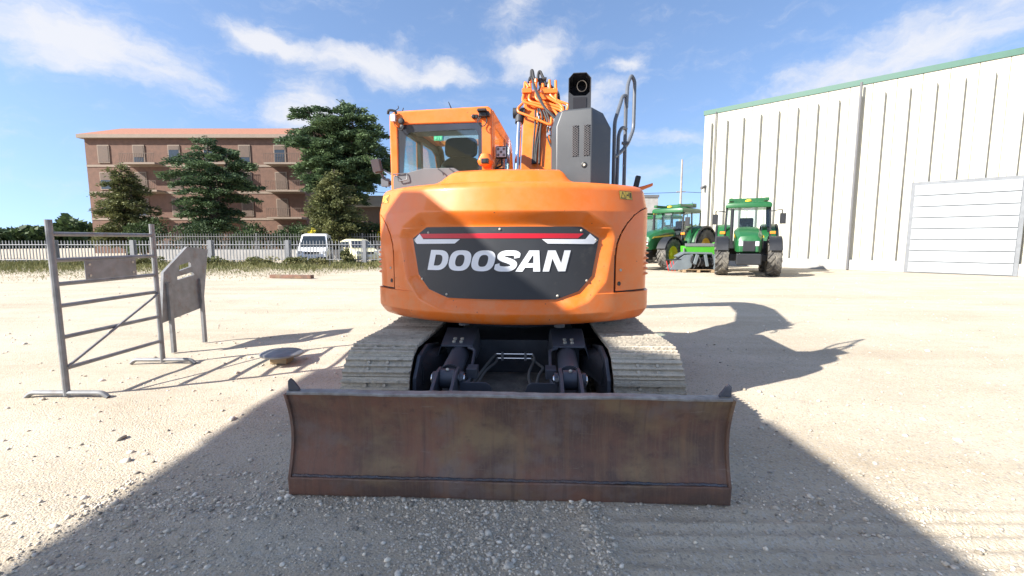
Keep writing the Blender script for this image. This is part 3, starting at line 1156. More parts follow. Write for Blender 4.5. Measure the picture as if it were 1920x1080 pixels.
mb = MB().plate([(CX0 + .082, 2.135), (CX1 - .097, 2.135), (CX1 - .097, 2.703), (CX0 + .11, 2.703), (CX0 + .082, 2.67)],
                [[(CX0 + .115, 2.15), (CX1 - .135, 2.15), (CX1 - .135, 2.60), (CX1 - .17, 2.645), (CX0 + .20, 2.63), (CX0 + .16, 2.59)]], (0, CY0 + .012, 0), (1, 0, 0), (0, 0, 1), (0, .006, 0))
mb.build('glass_border', GLASSBAND, cab, smooth=0)
MB().bx(CX0 + .09, CX1 - .105, CY0 + .024, CY0 + .029, 2.14, 2.70).build('rear_window', GLASSREAR, cab, smooth=0)
# sticker on the glass
st = MB().bx(-.715, -.632, CY0 + .005, CY0 + .009, 2.545, 2.587).build('exit_sticker', GREENDEC, cab, smooth=0)
mb = MB()
for a, b, c, d in ((-.706, -.694, 2.554, 2.579), (-.690, -.680, 2.560, 2.575), (-.672, -.664, 2.553, 2.566), (-.668, -.660, 2.566, 2.580), (-.652, -.640, 2.552, 2.580)):
    mb.bx(a, b, CY0 + .002, CY0 + .004, c, d)
mb.build('sticker_mark', mat('pale_green_print', (.10, .45, .26), .5), st, smooth=0)
# interior
mb = MB()
mb.bx(CX0 + .06, CX1 - .06, CY0 + .1, CY1 - .1, 1.45, 1.52)
mb.build('cab_floor', BLACK, cab)


def cushion(cx, cz, w, h, y, t, lean=.12, e=4.5, bulge=.3):
    rings = []
    for k, (sc, yy) in enumerate(((.80, -.5), (.95, -.42), (1.0, -.2), (1.0, .2), (.95, .42), (.80, .5))):
        rings.append([Vector((cx + px_ * sc, y + yy * t + lean * (pz_ / h), cz + pz_ * sc)) for px_, pz_ in rpoly(0, 0, w / 2, h / 2, e, 28)])
    return MB().loft(rings)


seat = cushion(-.57, 2.16, .50, .66, -.38, .14, e=3.2).build('seat', FOAM, cab)
cushion(-.57, 2.575, .345, .21, -.36, .11, lean=.03).build('headrest', FOAM, seat)
for x_ in (-.63, -.51):
    MB().cyl((x_, -.36, 2.38), (x_, -.36, 2.52), .01, n=8).build('headrest_post', STEEL, seat)
for x_ in (-.86, -.36):
    MB().bx(x_ - .04, x_ + .04, -.4, .1, 1.95, 2.03).build('armrest', BLACK, seat, bevel=.02)
MB().bx(-.30, -.20, .1, .6, 1.6, 2.12).build('console', BLACK, cab, bevel=.02)
MB().bx(-.36, -.26, .45, .48, 2.48, 2.62).tube([(-.31, .46, 2.1), (-.31, .46, 2.5)], .012, 6).build('monitor', BLACK, cab, bevel=.006)
MB().tube(fillet([(-.87, .62, 1.6), (-.87, .62, 2.33), (-.92, .62, 2.33)], .03), .014, 8).tube([(-.98, .62, 1.6), (-.98, .62, 2.28)], .01, 6).build('grab_handle', RAIL, cab)
MB().bx(CX0 + .065, CX1 - .065, CY0 + .1, CY0 + .66, CZ - .10, CZ - .06).build('headliner', GREYLT, cab)
# fittings on the rear of the cab
mb = MB().bx(-.275, -.19, CY0 - .10, CY0 - .005, 2.775, 2.80).bx(-.265, -.19, CY0 - .07, CY0 - .004, 2.735, 2.775).bx(-.20, -.17, CY0 - .06, CY0 - .004, 2.74, 2.785)
brk = mb.build('lamp_bracket', BLACK, cab, bevel=.006)
MB().tube(spline([(-.255, CY0 - .05, 2.745), (-.28, CY0 - .05, 2.70), (-.26, CY0 - .05, 2.665), (-.235, CY0 - .045, 2.655)]), .005, 6).tube(spline([(-.20, CY0 - .05, 2.735), (-.19, CY0 - .05, 2.70), (-.21, CY0 - .05, 2.66), (-.24, CY0 - .045, 2.65)]), .005, 6).tube(spline([(-.235, CY0 - .06, 2.74), (-.265, CY0 - .06, 2.70), (-.245, CY0 - .06, 2.67)]), .004, 6).build('cable', RUBBER, brk)
MB().lathe([(.02, 0), (.02, .02), (.014, .03), (.001, .03)], (-.325, CY0, 2.75), (0, -1, 0), 14).box((-.305, CY0 - .012, 2.75), (.045, .024, .034)).build('rubber_stop', BLACK, cab, bevel=.004)
mb = MB().lathe([(.03, 0), (.032, .015), (.02, .03), (.001, .032)], (CX0 + .135, CY0 - .02, 2.725), (0, -1, 0), 16).tube(spline([(CX0 + .135, CY0 - .02, 2.70), (CX0 + .15, CY0 - .03, 2.67), (CX0 + .13, CY0 - .025, 2.645), (CX0 + .10, CY0 - .02, 2.66)]), .008, 6)
mb.lathe([(.018, 0), (.02, .02), (.001, .024)], (CX0 + .14, CY0 - .015, 2.675), (0, -1, 0), 12)
mb.build('work_lamp_stub', BLACK, cab)
MB().bx(CX0 + .035, CX0 + .075, CY0 - .045, CY0 - .004, 2.725, 2.79).build('serial_tag', WHITE, cab, bevel=.004)
mb = MB().tube(spline([(CX0 + .0, CY0 - .02, 2.80), (CX0 + .02, CY0 - .04, 2.825), (CX0 + .07, CY0 - .03, 2.82), (CX0 + .085, CY0 - .02, 2.795)]), .012, 7)
mb.tube(spline([(CX0 + .06, CY0, 2.83), (CX0 + .10, CY0 - .01, 2.85), (CX0 + .095, CY0, 2.875)]), .004, 6).tube([(CX0 + .13, CY0 + .02, 2.83), (CX0 + .14, CY0 + .02, 2.862)], .004, 6)
mb.tube(spline([(CX0 + .055, CY0 - .03, 2.73), (CX0 + .07, CY0 - .03, 2.69), (CX0 + .1, CY0 - .02, 2.66)]), .003, 5)
mb.build('wire_loop', RUBBER, cab)
MB().lathe([(.018, 0), (.018, .012), (.010, .02), (.006, .022)], (-.565, CY0 + .12, CZ + .01), (0, 0, 1), 12).tube([(-.565, CY0 + .12, CZ + .02), (-.592, CY0 + .10, CZ + .09)], .006, 6, .003).build('antenna', BLACK, cab)
# rear camera in its cone
mb = MB().lathe([(.045, .062), (.052, .048), (.066, .02), (.077, .0), (.074, -.016), (.06, -.038), (.03, -.05)], (-.205, CY0 - .045, 2.335), (0, 0, 1), 22)
cone = mb.build('camera_cowl', ORANGE, cab)
MB().bx(-.232, -.165, CY0 - .142, CY0 - .09, 2.300, 2.345).build('camera_body', BLACK, cone, bevel=.006)
MB().bx(-.226, -.186, CY0 - .147, CY0 - .141, 2.306, 2.339).build('camera_lens', GLASSBAND, cone)
# square led lamp
mb = MB().box((-.085, -.72, 2.448), (.118, .05, .118))
led = mb.build('work_lamp', BLACK, exc, bevel=.014, rz=UP)
MB().bx(-.133, -.037, -.752, -.746, 2.40, 2.496).build('lens', LAMP, led, bevel=.004)
mb = MB()
for i in range(3):
    for j in range(3):
        if (i, j) == (1, 1) or (i + j) % 2 == 0:
            mb.lathe([(.013, 0), (.010, .004), (.004, .001), (.001, .001)], (-.113 + i * .028, -.753, 2.42 + j * .028), (0, -1, 0), 10)
mb.build('led', GREYLT, led)
MB().tube(fillet([(-.085, -.70, 2.39), (-.085, -.69, 2.33), (-.16, -.69, 2.30)], .02), .010, 6).bx(-.19, -.06, -.72, -.64, 2.275, 2.30).tube(spline([(-.10, -.70, 2.39), (-.13, -.72, 2.34), (-.15, -.70, 2.30)]), .004, 5).bx(-.18, -.05, -.80, -.60, 2.16, 2.276).build('lamp_stand', FRAME, led)

# ---- left mirror
mb = MB().box((-1.585, -.19, 2.43), (.10, .07, .16), Matrix.Rotation(R(-12), 3, 'Y') @ Matrix.Rotation(R(30), 3, 'Z'))
mir = upart(mb, 'mirror', GREY, bevel=.02)
MB().box((-1.588, -.23, 2.432), (.082, .004, .135), Matrix.Rotation(R(-12), 3, 'Y') @ Matrix.Rotation(R(30), 3, 'Z')).build('mirror_glass', GREYLT, mir)
MB().tube(fillet([(-1.56, -.15, 2.36), (-1.53, -.12, 2.29), (-1.45, -.12, 2.245), (-1.18, -.1, 2.20)], .03), .016, 8).tube([(-1.53, -.16, 2.40), (-1.30, -.14, 2.26), (-1.16, -.12, 2.25)], .009, 6).bx(-1.56, -1.47, -.16, -.11, 2.21, 2.30).bx(-1.32, -1.1, -.2, 0, 2.0, 2.22).build('mirror_arm', RAIL, mir, bevel=.006)

# ---- exhaust cover at the right rear
RINGP = [(.405, -.55), (.405, -.90), (.455, -.985), (.765, -1.045), (.945, -.86), (.945, -.5)]


def ring(z, ix=0, iy=0, rx=0):
    c = Vector((.69, -.72))
    out = []
    for x, y in RINGP:
        out.append(Vector((x + (ix if x < .5 else (-rx if x > .9 else 0)), y + (iy if y < -.6 else 0), z)))
    return out


mb = MB().loft([ring(2.06), ring(2.615), ring(2.755, .045, .03, .07), ring(2.768, .06, .045, .085)])
cov = upart(mb, 'exhaust_cover', GREY, bevel=.012, segs=3)


def face_pt(u, z, off=0):
    """point on the flat rear face: u 0..1 from left to right"""
    a, b = Vector((.455, -.985, 0)), Vector((.765, -1.045, 0))
    d = (b - a).normalized()
    n_ = Vector((d.y, -d.x, 0))
    p = a.lerp(b, u) + n_ * off
    return Vector((p.x, p.y, z))


for u0 in (.46, .78):
    mb = MB()
    z0, z1, w = 2.345, 2.61, .165
    out = [face_pt(u0, z0, .003), face_pt(u0 + w, z0, .003), face_pt(u0 + w, z1, .003), face_pt(u0, z1, .003)]
    mb.add(out + [p + Vector((0, .01, 0)) for p in out], [(0, 1, 2, 3), (4, 5, 6, 7), (0, 1, 5, 4), (1, 2, 6, 5), (2, 3, 7, 6), (3, 0, 4, 7)])
    vent = upart(mb, 'vent', SOOT, smooth=0)
    mb = MB()
    nr = 13
    for k in range(nr + 2):
        for sg in (-1, 1):
            za = z0 + (z1 - z0) * (k - 1) / nr
            zb = za + sg * (z1 - z0) / nr * 2
            pa, pb = face_pt(u0, za, .007), face_pt(u0 + w, zb, .007)
            # clip to the slot
            if zb == za:
                continue
            t0 = max(0, min(1, ((z0 if sg > 0 else z1) - za) / (zb - za)))
            t1 = max(0, min(1, ((z1 if sg > 0 else z0) - za) / (zb - za)))
            if t1 - t0 > .05:
                mb.tube([pa.lerp(pb, t0), pa.lerp(pb, t1)], .0026, 4)
    mb.build('vent_mesh', GREYLT, vent, smooth=0)
p = face_pt(.80, 2.265)
lk = MB().lathe([(.026, -.01), (.026, .004), (.019, .006), (.014, -.004), (.001, -.006)], p, (-.19, -.98, 0), 20).build('lock_ring', BLACK, cov)
MB().lathe([(.011, 0), (.011, .006), (.001, .007)], p, (-.19, -.98, 0), 12).build('lock_core', STEEL, lk)
upart(MB().prism([(.40, -.96), (.47, -1.0), (.77, -1.06), (.955, -.86), (.955, -.5), (.4, -.5)], (0, 0, 2.05), (1, 0, 0), (0, 1, 0), (0, 0, .05)), 'cover_gasket', RUBBER)
# stack with its octagonal mouth
XA, XB, ZA, ZB, YS = .555, .762, 2.76, 3.125, -.83
oct_ = [(XA + .006, 2.99 - .035), (XA + .05, 2.92), (XB - .05, 2.92), (XB - .006, 2.955), (XB - .006, ZB - .05), (XB - .045, ZB - .006), (XA + .045, ZB - .006), (XA + .006, ZB - .05)]
outer = [(XA, ZA), (XB, ZA), (XB, ZB - .05), (XB - .045, ZB), (XA + .045, ZB), (XA, ZB - .05)]
mb = MB().plate(outer, [oct_], (0, YS, 0), (1, 0, 0), (0, 0, 1), (0, .004, 0))
n_ = len(outer)
a = [Vector((x, YS, z)) for x, z in outer]
b = [Vector((x, YS + .24, z - .05 * (z > 2.9))) for x, z in outer]
a2 = [Vector((x + (.004 if x < .65 else -.004), YS, z - .004)) for x, z in outer]
b2 = [Vector((x + (.004 if x < .65 else -.004), YS + .24, z - .004 - .05 * (z > 2.9))) for x, z in outer]
mb.add(a + b, [(i, (i + 1) % n_, n_ + (i + 1) % n_, n_ + i) for i in range(n_)])
mb.add(b, [tuple(range(n_))])
stack = upart(mb, 'exhaust_stack', mat('dark_stack_paint', (.035, .036, .04), .5, var=.2, dirt=(.1, .09, .08), dirt_amt=.2), smooth=20)
MB().grid([[Vector((x, YS + .006, z)) for x, z in oct_ + oct_[:1]], [Vector((.66 + (x - .66) * .93, YS + .22, 3.0 + (z - 3.0) * .85)) for x, z in oct_ + oct_[:1]], [Vector((.66, YS + .22, 3.0))] * 9]).build('soot_lining', SOOT, stack, smooth=20)
MB().bx(.60, .72, YS - .006, YS - .001, ZA + .02, 2.905).build('stack_plate', SOOT, stack)
mb = MB()
c = Vector((.678, YS + .01, 3.008))
ringpts = [c + Vector((.043 * math.cos(t), -.0 + .03 * math.sin(t), .058 * math.sin(t))) for t in np.linspace(0, 2 * math.pi, 29)[:-1]]
mb.tube(ringpts, .0035, 6, closed=True)
mb.loft([[p + Vector((0, .002, 0)) for p in ringpts], [p + Vector((0, .15, -.06)) for p in ringpts]])
MB().tube(ringpts, .0035, 6, closed=True).build('pipe_rim', mat('heat_stained_pipe', (.14, .12, .1), .45, metal=.6), stack)

# ---- hand rails
r1 = fillet([(1.15, -.255, 2.96), (1.175, -.10, 3.24), (1.222, -.02, 3.36), (1.262, 0, 3.30), (1.262, 0, 2.80), (1.19, -.14, 2.62), (1.10, -.34, 2.50), (1.018, -.49, 2.42)], .07, 6)
rail = upart(MB().tube(r1, .019, 10), 'hand_rail', RAIL)
MB().tube(fillet([(1.012, -.50, 2.08), (1.012, -.50, 2.76), (1.105, -.30, 3.06), (1.145, -.26, 3.08), (1.145, -.26, 2.08)], .05, 5), .019, 10).build('rail_post', RAIL, rail)
MB().tube(fillet([(1.055, -.42, 2.08), (1.06, -.42, 2.66), (1.10, -.36, 2.74), (1.15, -.28, 2.74)], .09, 5), .018, 10).build('rail_hoop', RAIL, rail)
MB().cyl((1.11, -.27, 2.60), (1.18, -.27, 2.60), .016, n=10).build('rail_clamp', RAIL, rail)
MB().bx(1.08, 1.26, -.34, -.18, 2.04, 2.13).build('rail_foot', ORANGE, rail, bevel=.02)
mb = MB().box((1.275, -.28, 2.20), (.055, .05, .13), Matrix.Rotation(R(12), 3, 'Y'))
rm = upart(mb, 'side_mirror', BLACK, bevel=.012)
mb = MB().loft([[Vector((1.24, -.38, 2.10)), Vector((1.24, -.2, 2.10)), Vector((1.24, -.2, 2.13)), Vector((1.24, -.38, 2.13))], [Vector((1.34, -.36, 2.12)), Vector((1.34, -.22, 2.12)), Vector((1.34, -.22, 2.155)), Vector((1.34, -.36, 2.155))], [Vector((1.43, -.33, 2.155)), Vector((1.43, -.25, 2.155)), Vector((1.43, -.25, 2.185)), Vector((1.43, -.33, 2.185))]])
upart(mb, 'mudflap_lip', ORANGE, bevel=.008)

# ---- boom, arm and bucket reaching forward
BX0, BX1 = -.035, .395
side = [(.20, 1.45), (.26, 1.72), (.62, 2.54), (.98, 3.36), (1.12, 3.58), (1.45, 3.72), (2.6, 4.02), (3.4, 4.05), (3.72, 3.92), (3.68, 3.72), (3.3, 3.66), (2.4, 3.48), (1.62, 3.15), (1.38, 2.85), (1.0, 2.0), (.78, 1.45)]
boom = upart(MB().prism(side, (BX0, 0, 0), (0, 1, 0), (0, 0, 1), (BX1 - BX0, 0, 0)), 'boom', ORANGE, bevel=.015)
arm = [(3.30, 3.95), (3.62, 4.06), (3.95, 3.9), (4.6, 2.2), (4.75, 1.25), (4.5, 1.15), (4.2, 2.0), (3.55, 3.5)]
arm_o = upart(MB().prism(arm, (.03, 0, 0), (0, 1, 0), (0, 0, 1), (.30, 0, 0)), 'arm', ORANGE, bevel=.012)
MB().cyl((.18, 1.75, 3.80), (.18, 2.9, 4.02), .07).cyl((.18, 2.9, 4.02), (.18, 3.42, 4.06), .04).build('arm_cylinder', ORANGE, arm_o)
buck = [(4.35, 1.25), (4.85, 1.3), (5.15, .95), (5.2, .5), (4.95, .12), (4.55, .02), (4.2, .05), (4.62, .2), (4.85, .52), (4.8, .85)]
upart(MB().prism(buck, (-.42, 0, 0), (0, 1, 0), (0, 0, 1), (1.2, 0, 0)), 'bucket', FRAME, bevel=.01)
for x in (-.085, .445):
    cy = upart(MB().cyl((x, .45, 2.05), (x, .62, 2.42), .062), 'lift_cylinder', ORANGE)
    MB().cyl((x, .60, 2.36), (x, .93, 3.22), .037).build('rod', CHROME, cy)
    MB().cyl((x, .90, 3.13), (x, .95, 3.26), .055).cyl((x - .085, .95, 3.27), (x + .07, .95, 3.27), .068).build('rod_eye', FRAME, cy)
PIPES = {
    'p1': [[-0.021, 1.06, 3.695], [-0.031, 0.999, 3.556], [-0.045, 0.933, 3.408], [0.051, 0.917, 3.371], [0.216, 0.891, 3.313], [0.278, 0.885, 3.298], [0.363, 0.872, 3.27], [0.414, 0.847, 3.213], [0.418, 0.811, 3.13]],
    'p2': [[0.042, 1.059, 3.692], [0.052, 1.009, 3.579], [0.035, 0.944, 3.432], [0.074, 0.928, 3.396], [0.285, 0.9, 3.332], [0.474, 0.867, 3.257], [0.479, 0.828, 3.169]],
    'p3': [[0.122, 1.057, 3.688], [0.128, 0.955, 3.458], [0.166, 0.936, 3.413], [0.361, 0.904, 3.341], [0.477, 0.883, 3.295], [0.486, 0.846, 3.21]],
    'p4': [[0.198, 1.041, 3.651], [0.215, 1.04, 3.65], [0.224, 0.971, 3.493], [0.449, 0.908, 3.351], [0.486, 0.883, 3.294], [0.488, 0.839, 3.194]],
    'p5': [[0.3, 1.066, 3.71], [0.312, 0.969, 3.489], [0.39, 0.937, 3.417], [0.46, 0.921, 3.38], [0.552, 0.904, 3.342], [0.547, 0.875, 3.275], [0.516, 0.857, 3.234]],
    'p6': [[0.383, 1.06, 3.695], [0.393, 0.922, 3.383]],
    'p7': [[-0.039, 0.888, 3.373], [-0.102, 0.857, 3.303], [-0.092, 0.835, 3.252], [0.124, 0.792, 3.156], [0.339, 0.744, 3.046], [0.34, 0.792, 3.157]],
    'p8': [[-0.02, 1.06, 3.69], [0.03, 1.0, 3.60]],
}
for k, v in PIPES.items():
    MB().tube(fillet(v, .045, 4), .0185 if k != 'p7' else .016, 10).build('hydraulic_pipe', ORANGE2, boom)
for x0, x1, z in ((-.055, .07, 3.575), (.20, .41, 3.56)):
    MB().bx(x0, x1, .945, 1.02, z - .05, z + .008).build('pipe_clamp', ORANGE2, boom, bevel=.004)
MB().bx(-.03, .18, .98, 1.03, 3.47, 3.55).bx(.2, .40, .97, 1.03, 3.44, 3.54).build('pipe_mount', ORANGE2, boom)
for (x, z) in ((.042, 3.70), (.122, 3.70), (.30, 3.63), (.36, 3.57)):
    MB().cyl((x, 1.05, z - .02), (x, 1.055, z + .025), .024, n=8).build('pipe_fitting', ORANGE2 if x < .2 else STEEL, boom)
HOSES = {
    'h1': [[0.036, 0.9, 3.626], [0.049, 0.93, 3.695], [0.076, 0.929, 3.694], [0.133, 0.845, 3.502], [0.231, 0.754, 3.296], [0.325, 0.701, 3.177], [0.386, 0.665, 3.094], [.46, .62, 2.9]],
    'h2': [[0.05, 0.914, 3.66], [0.064, 0.933, 3.703], [0.098, 0.906, 3.641], [0.149, 0.844, 3.501], [0.25, 0.75, 3.287], [0.34, 0.701, 3.176], [0.397, 0.668, 3.101], [.47, .62, 2.9]],
    'a1': [[0.06, 1.082, 3.701], [0.054, 1.146, 3.845], [0.066, 1.154, 3.864], [0.09, 1.105, 3.753], [0.115, 1.097, 3.734]],
    'a2': [[0.143, 1.085, 3.706], [0.151, 1.136, 3.822], [0.175, 1.143, 3.839], [0.217, 1.103, 3.747], [0.257, 1.096, 3.732]],
    'd1': [[0.18, 1.072, 3.632], [0.16, 1.03, 3.536], [0.194, 0.987, 3.439]],
    'd2': [[0.126, 0.92, 3.287], [0.13, 0.823, 3.068], [0.12, 0.715, 2.822], [.115, .60, 2.55]],
    'd3': [[0.16, 0.927, 3.303], [0.177, 0.859, 3.15], [0.146, 0.715, 2.821], [.135, .60, 2.55]],
    'd4': [[0.183, 0.926, 3.302], [0.219, 0.866, 3.165], [0.169, 0.714, 2.821], [.155, .60, 2.55]],
    'd5': [[0.23, 0.918, 3.283], [0.289, 0.839, 3.104], [0.295, 0.748, 2.898], [.38, .66, 2.70]],
    'd6': [[0.26, 0.918, 3.283], [0.32, 0.839, 3.104], [0.325, 0.748, 2.93], [.40, .66, 2.76]],
    'd7': [[.205, .80, 3.05], [.20, .72, 2.85], [.20, .60, 2.55]],
}
for k, v in HOSES.items():
    MB().tube(spline([Vector(p) + Vector((0, -.02, 0)) for p in v], 5), .0125 if k[0] in 'hd' else .02, 8).build('hose', RUBBER, boom)
for (x, y, z) in ((.30, .80, 3.06), (.325, .80, 3.05), (.385, .66, 3.08), (.16, .89, 3.22), (.18, .86, 3.17), (.295, .74, 2.93), (.32, .74, 2.95)):
    MB().cyl((x, y - .03, z - .025), (x, y - .03, z + .02), .014, n=8).build('hose_end', CHROME, boom)
MB().box((.20, 1.16, 3.72), (.10, .08, .09)).box((.25, 1.14, 3.68), (.12, .06, .06)).build('valve_block', GREY, boom, bevel=.01)
for k in range(5):
    MB().tube(spline([(.24 + k * .03, 1.12, 3.70 - k * .02), (.30 + k * .03, 1.06, 3.66 - .03 * k), (.36 + .02 * k, 1.05, 3.54 - .03 * k), (.42 + .01 * k, 1.02, 3.42 - .02 * k)]), .010, 6).build('hose', RUBBER, boom)
upart(MB().bx(-.03, .40, .12, .22, 1.4, 1.9).bx(-.10, .0, -.2, .9, 1.0, 2.0), 'boom_foot_bracket', FRAME)

# ---- tracks
TC = 1.055
HWT = .268
NSH = 48
RT, YI, ZI = .335, 1.52, .372        # path radius (to the shoe base), half wheelbase, wheel height


def track_path(u):
    """u in 0..1 around the loop -> y, z, outward direction angle (0 = +y, pi/2 = up)"""
    st = 2 * YI
    arc = math.pi * RT
    tot = 2 * st + 2 * arc
    d = (u % 1) * tot
    if d < st:
        y = -YI + d
        sag = -.018 * math.sin(math.pi * d / st * 2.0) ** 2
        return y, ZI + RT + sag, math.pi / 2
    d -= st
    if d < arc:
        a = math.pi / 2 - d / RT
        return YI + RT * math.cos(a), ZI + RT * math.sin(a), a
    d -= arc
    if d < st:
        return YI - d, ZI - RT, -math.pi / 2
    d -= st
    a = -math.pi / 2 - d / RT
    return -YI + RT * math.cos(a), ZI + RT * math.sin(a), a


LOOP = 4 * YI + 2 * math.pi * RT
PITCH = LOOP / NSH


def shoe_mesh():
    h = PITCH * .5
    prof = [(-h * .98, .0), (-h * .98, .014), (-h * .80, .016), (-h * .72, .040), (-h * .52, .040), (-h * .44, .014), (-h * .12, .012), (-h * .06, .034), (h * .12, .034),
            (h * .18, .012), (h * .50, .013), (h * .56, .036), (h * .76, .036), (h * .84, .012), (h * 1.06, .008), (h * 1.06, -.006)]
    mb = MB()
    mb.prism(prof, (-HWT, 0, 0), (0, 1, 0), (0, 0, 1), (2 * HWT, 0, 0))
    for x in (-.075, .075):
        for y in (-.3, .3):
            mb.cyl((x, y * h * 1.1, .012), (x, y * h * 1.1, .030), .014, n=6)
    return mb.mesh('track_shoe', SHOE, 30)


SHOE_ME = shoe_mesh()
mb = MB()
mb.tube([(-.05, 0, .0), (.05, 0, .0)], .03, 8)
for sg in (-1, 1):
    mb = MB()
    x0, x1 = sg * (TC - .13), sg * (TC + .13)
    mb.prism([(-1.32, .28), (-1.15, .18), (1.15, .18), (1.32, .28), (1.32, .52), (1.0, .60), (-1.0, .60), (-1.32, .52)], (min(x0, x1), 0, 0), (0, 1, 0), (0, 0, 1), (abs(x1 - x0), 0, 0))
    tr = cpart(mb, 'track', FRAME, bevel=.015)
    for k in range(NSH):
        y, z, a = track_path((k + .35) / NSH)
        o = bpy.data.objects.new('track_shoe', SHOE_ME)
        COL.objects.link(o)
        o.parent = tr
        o.location = (sg * TC, y, z)
        o.rotation_euler = (a - math.pi / 2 + R(random.uniform(-1.2, 1.2)) , 0, 0)
    mb = MB()
    for k in range(NSH):
        y, z, a = track_path((k + .35) / NSH)
        for dx in (-.085, .085):
            rot = Matrix.Rotation(a - math.pi / 2, 3, 'X')
            mb.box(Vector((sg * TC + dx, y, z)) + rot @ Vector((0, 0, -.045)), (.03, PITCH * .96, .08), rot)
    mb.build('track_chain', FRAME, tr)
    for yy, nm in ((-YI, 'idler'), (YI, 'sprocket')):
        MB().lathe([(.10, -.09), (.24, -.07), (.245, -.04), (.285, -.035), (.285, .035), (.245, .04), (.24, .07), (.10, .09)], (sg * TC, yy, ZI), (1, 0, 0), 28).build(nm, FRAME, tr)
    for k in range(7):
        MB().lathe([(.05, -.12), (.085, -.11), (.085, -.05), (.07, -.045), (.07, .045), (.085, .05), (.085, .11), (.05, .12)], (sg * TC, -1.14 + k * .38, .145), (1, 0, 0), 16).build('roller', FRAME, tr)
    # guard plates seen between track and blade arm
    xi = sg * (TC - HWT - .012)
    mb = MB()
    mb.prism([(-1.83, .30), (-1.80, .52), (-1.64, .66), (-1.36, .69), (-.9, .60), (-.9, .30), (-1.4, .20)], (xi, 0, 0), (0, 1, 0), (0, 0, 1), (-sg * .03, 0, 0))
    mb.build('guard_plate', NAVY, tr, bevel=.006)
    MB().loft([[Vector((xi - sg * .032, y, z)), Vector((xi - sg * (.032 + w_), y, z - .05)), Vector((xi - sg * (.032 + w_), y, .42)), Vector((xi - sg * .032, y, .42))] for y, z, w_ in ((-1.62, .60, .015), (-1.45, .64, .05), (-1.2, .62, .13), (-.9, .56, .2))]).build('guard_ledge', FRAME, tr)

# ---- undercarriage centre
mb = MB()
mb.loft([[Vector((x, y, z)) for x, y in ((-.62, -.75), (.62, -.75), (.62, .75), (-.62, .75))] for z in (.40, .62)])
mb.bx(-1.0, 1.0, -.72, -.40, .30, .55).bx(-1.0, 1.0, .40, .72, .30, .55).bx(-.45, .45, -1.02, -.7, .34, .66)
cpart(mb, 'lower_frame', FRAME, bevel=.012)
cpart(MB().prism([(-.62, .30), (.62, .30), (.62, .34), (-.62, .34)], (0, -1.75, 0), (1, 0, 0), (0, 0, 1), (0, 1.1, 0)), 'belly_plate', DIRT)
# chrome pipes with two clamps
mb = MB().tube([(-.16, -1.19, .565), (.17, -1.19, .565)], .006, 6).tube([(-.15, -1.19, .525), (.16, -1.19, .525)], .006, 6)
cpip = cpart(mb, 'chassis_pipes', CHROME)
for x in (-.105, .105):
    MB().bx(x - .011, x + .011, -1.215, -1.17, .508, .582).build('pipe_clamp', GREYLT, cpip, bevel=.003)
mb = MB()
for pts in ([(-.16, -1.19, .565), (-.20, -1.22, .53), (-.25, -1.38, .49), (-.32, -1.6, .43), (-.36, -1.8, .36)], [(-.15, -1.19, .525), (-.17, -1.22, .49), (-.24, -1.4, .465), (-.30, -1.65, .40), (-.33, -1.85, .33)],
            [(.17, -1.19, .565), (.185, -1.22, .52), (.14, -1.4, .46), (.15, -1.6, .42), (.22, -1.8, .42)], [(.16, -1.19, .525), (.22, -1.25, .49), (.26, -1.35, .48), (.22, -1.5, .46), (.2, -1.7, .40), (.25, -1.9, .38)]):
    MB().tube(spline(pts, 6), .0125, 8).build('hose', mat('grey_hose', (.10, .10, .095), .7, var=.2) if 'grey_hose' not in bpy.data.materials else bpy.data.materials['grey_hose'], cpip)

# ---- dozer blade, arms and lift cylinders
BW = 1.348
BLY = -2.60
sec = []           # front (camera side) curve of the moldboard: (y, z)
for k in range(15):
    t = k / 14
    z = .118 + (.655 - .118) * t
    y = BLY + .075 * math.sin(math.pi * (t * .92 + .04)) + .02
    sec.append((y, z))
mb = MB()
nx = 60
fr = [[Vector((-BW + 2 * BW * i / nx, y + .004 * math.sin(i * .9 + z * 9) * math.sin(i * .23), z)) for i in range(nx + 1)] for y, z in sec]
bk = [[p + Vector((0, .03, 0)) for p in r] for r in fr]
mb.grid(fr).grid(bk)
mb.grid([fr[0], bk[0]]).grid([fr[-1], bk[-1]])
mb.grid([[r[0] for r in fr], [r[0] for r in bk]]).grid([[r[-1] for r in fr], [r[-1] for r in bk]])
blade = cpart(mb, 'dozer_blade', RUST, smooth=40, weld=True)
yt = sec[-1][0]
mb = MB()
rows = []
for (dy, z) in ((-.012, .652), (-.014, .664), (-.008, .670), (.045, .672), (.055, .666), (.055, .650)):
    rows.append([Vector((-BW + 2 * BW * i / nx, yt + dy + .0015 * math.sin(i * 1.7), z + .0025 * math.sin(i * .31) + .001 * math.sin(i * 2.3))) for i in range(nx + 1)])
mb.grid(rows)
mb.add([r[0] for r in rows], [tuple(range(6))]).add([r[-1] for r in rows], [tuple(range(6))])
mb.build('top_edge', WORN, blade, smooth=30)
y0 = sec[0][0]
mb = MB()
rows = []
for (dy, z) in ((.03, .120), (-.022, .122), (-.026, .115), (-.022, .02), (-.012, .002), (.012, .0), (.03, .12)):
    rows.append([Vector((-BW + 2 * BW * i / nx, y0 + dy + .001 * math.sin(i), z + .002 * math.sin(i * .37) + .001 * math.sin(i * 1.9))) for i in range(nx + 1)])
mb.grid(rows)
mb.add([r[0] for r in rows[:-1]], [tuple(range(6))]).add([r[-1] for r in rows[:-1]], [tuple(range(6))])
mb.build('cutting_edge', RUST, blade, smooth=30)
mb = MB()
mb.tube([Vector((-BW + .01 + (2 * BW - .02) * i / 200, y0 - .006 + .002 * math.sin(i * 2.1), .127 + .0018 * math.sin(i * 1.3) + .002 * math.sin(i * .21))) for i in range(201)], .008, 6)
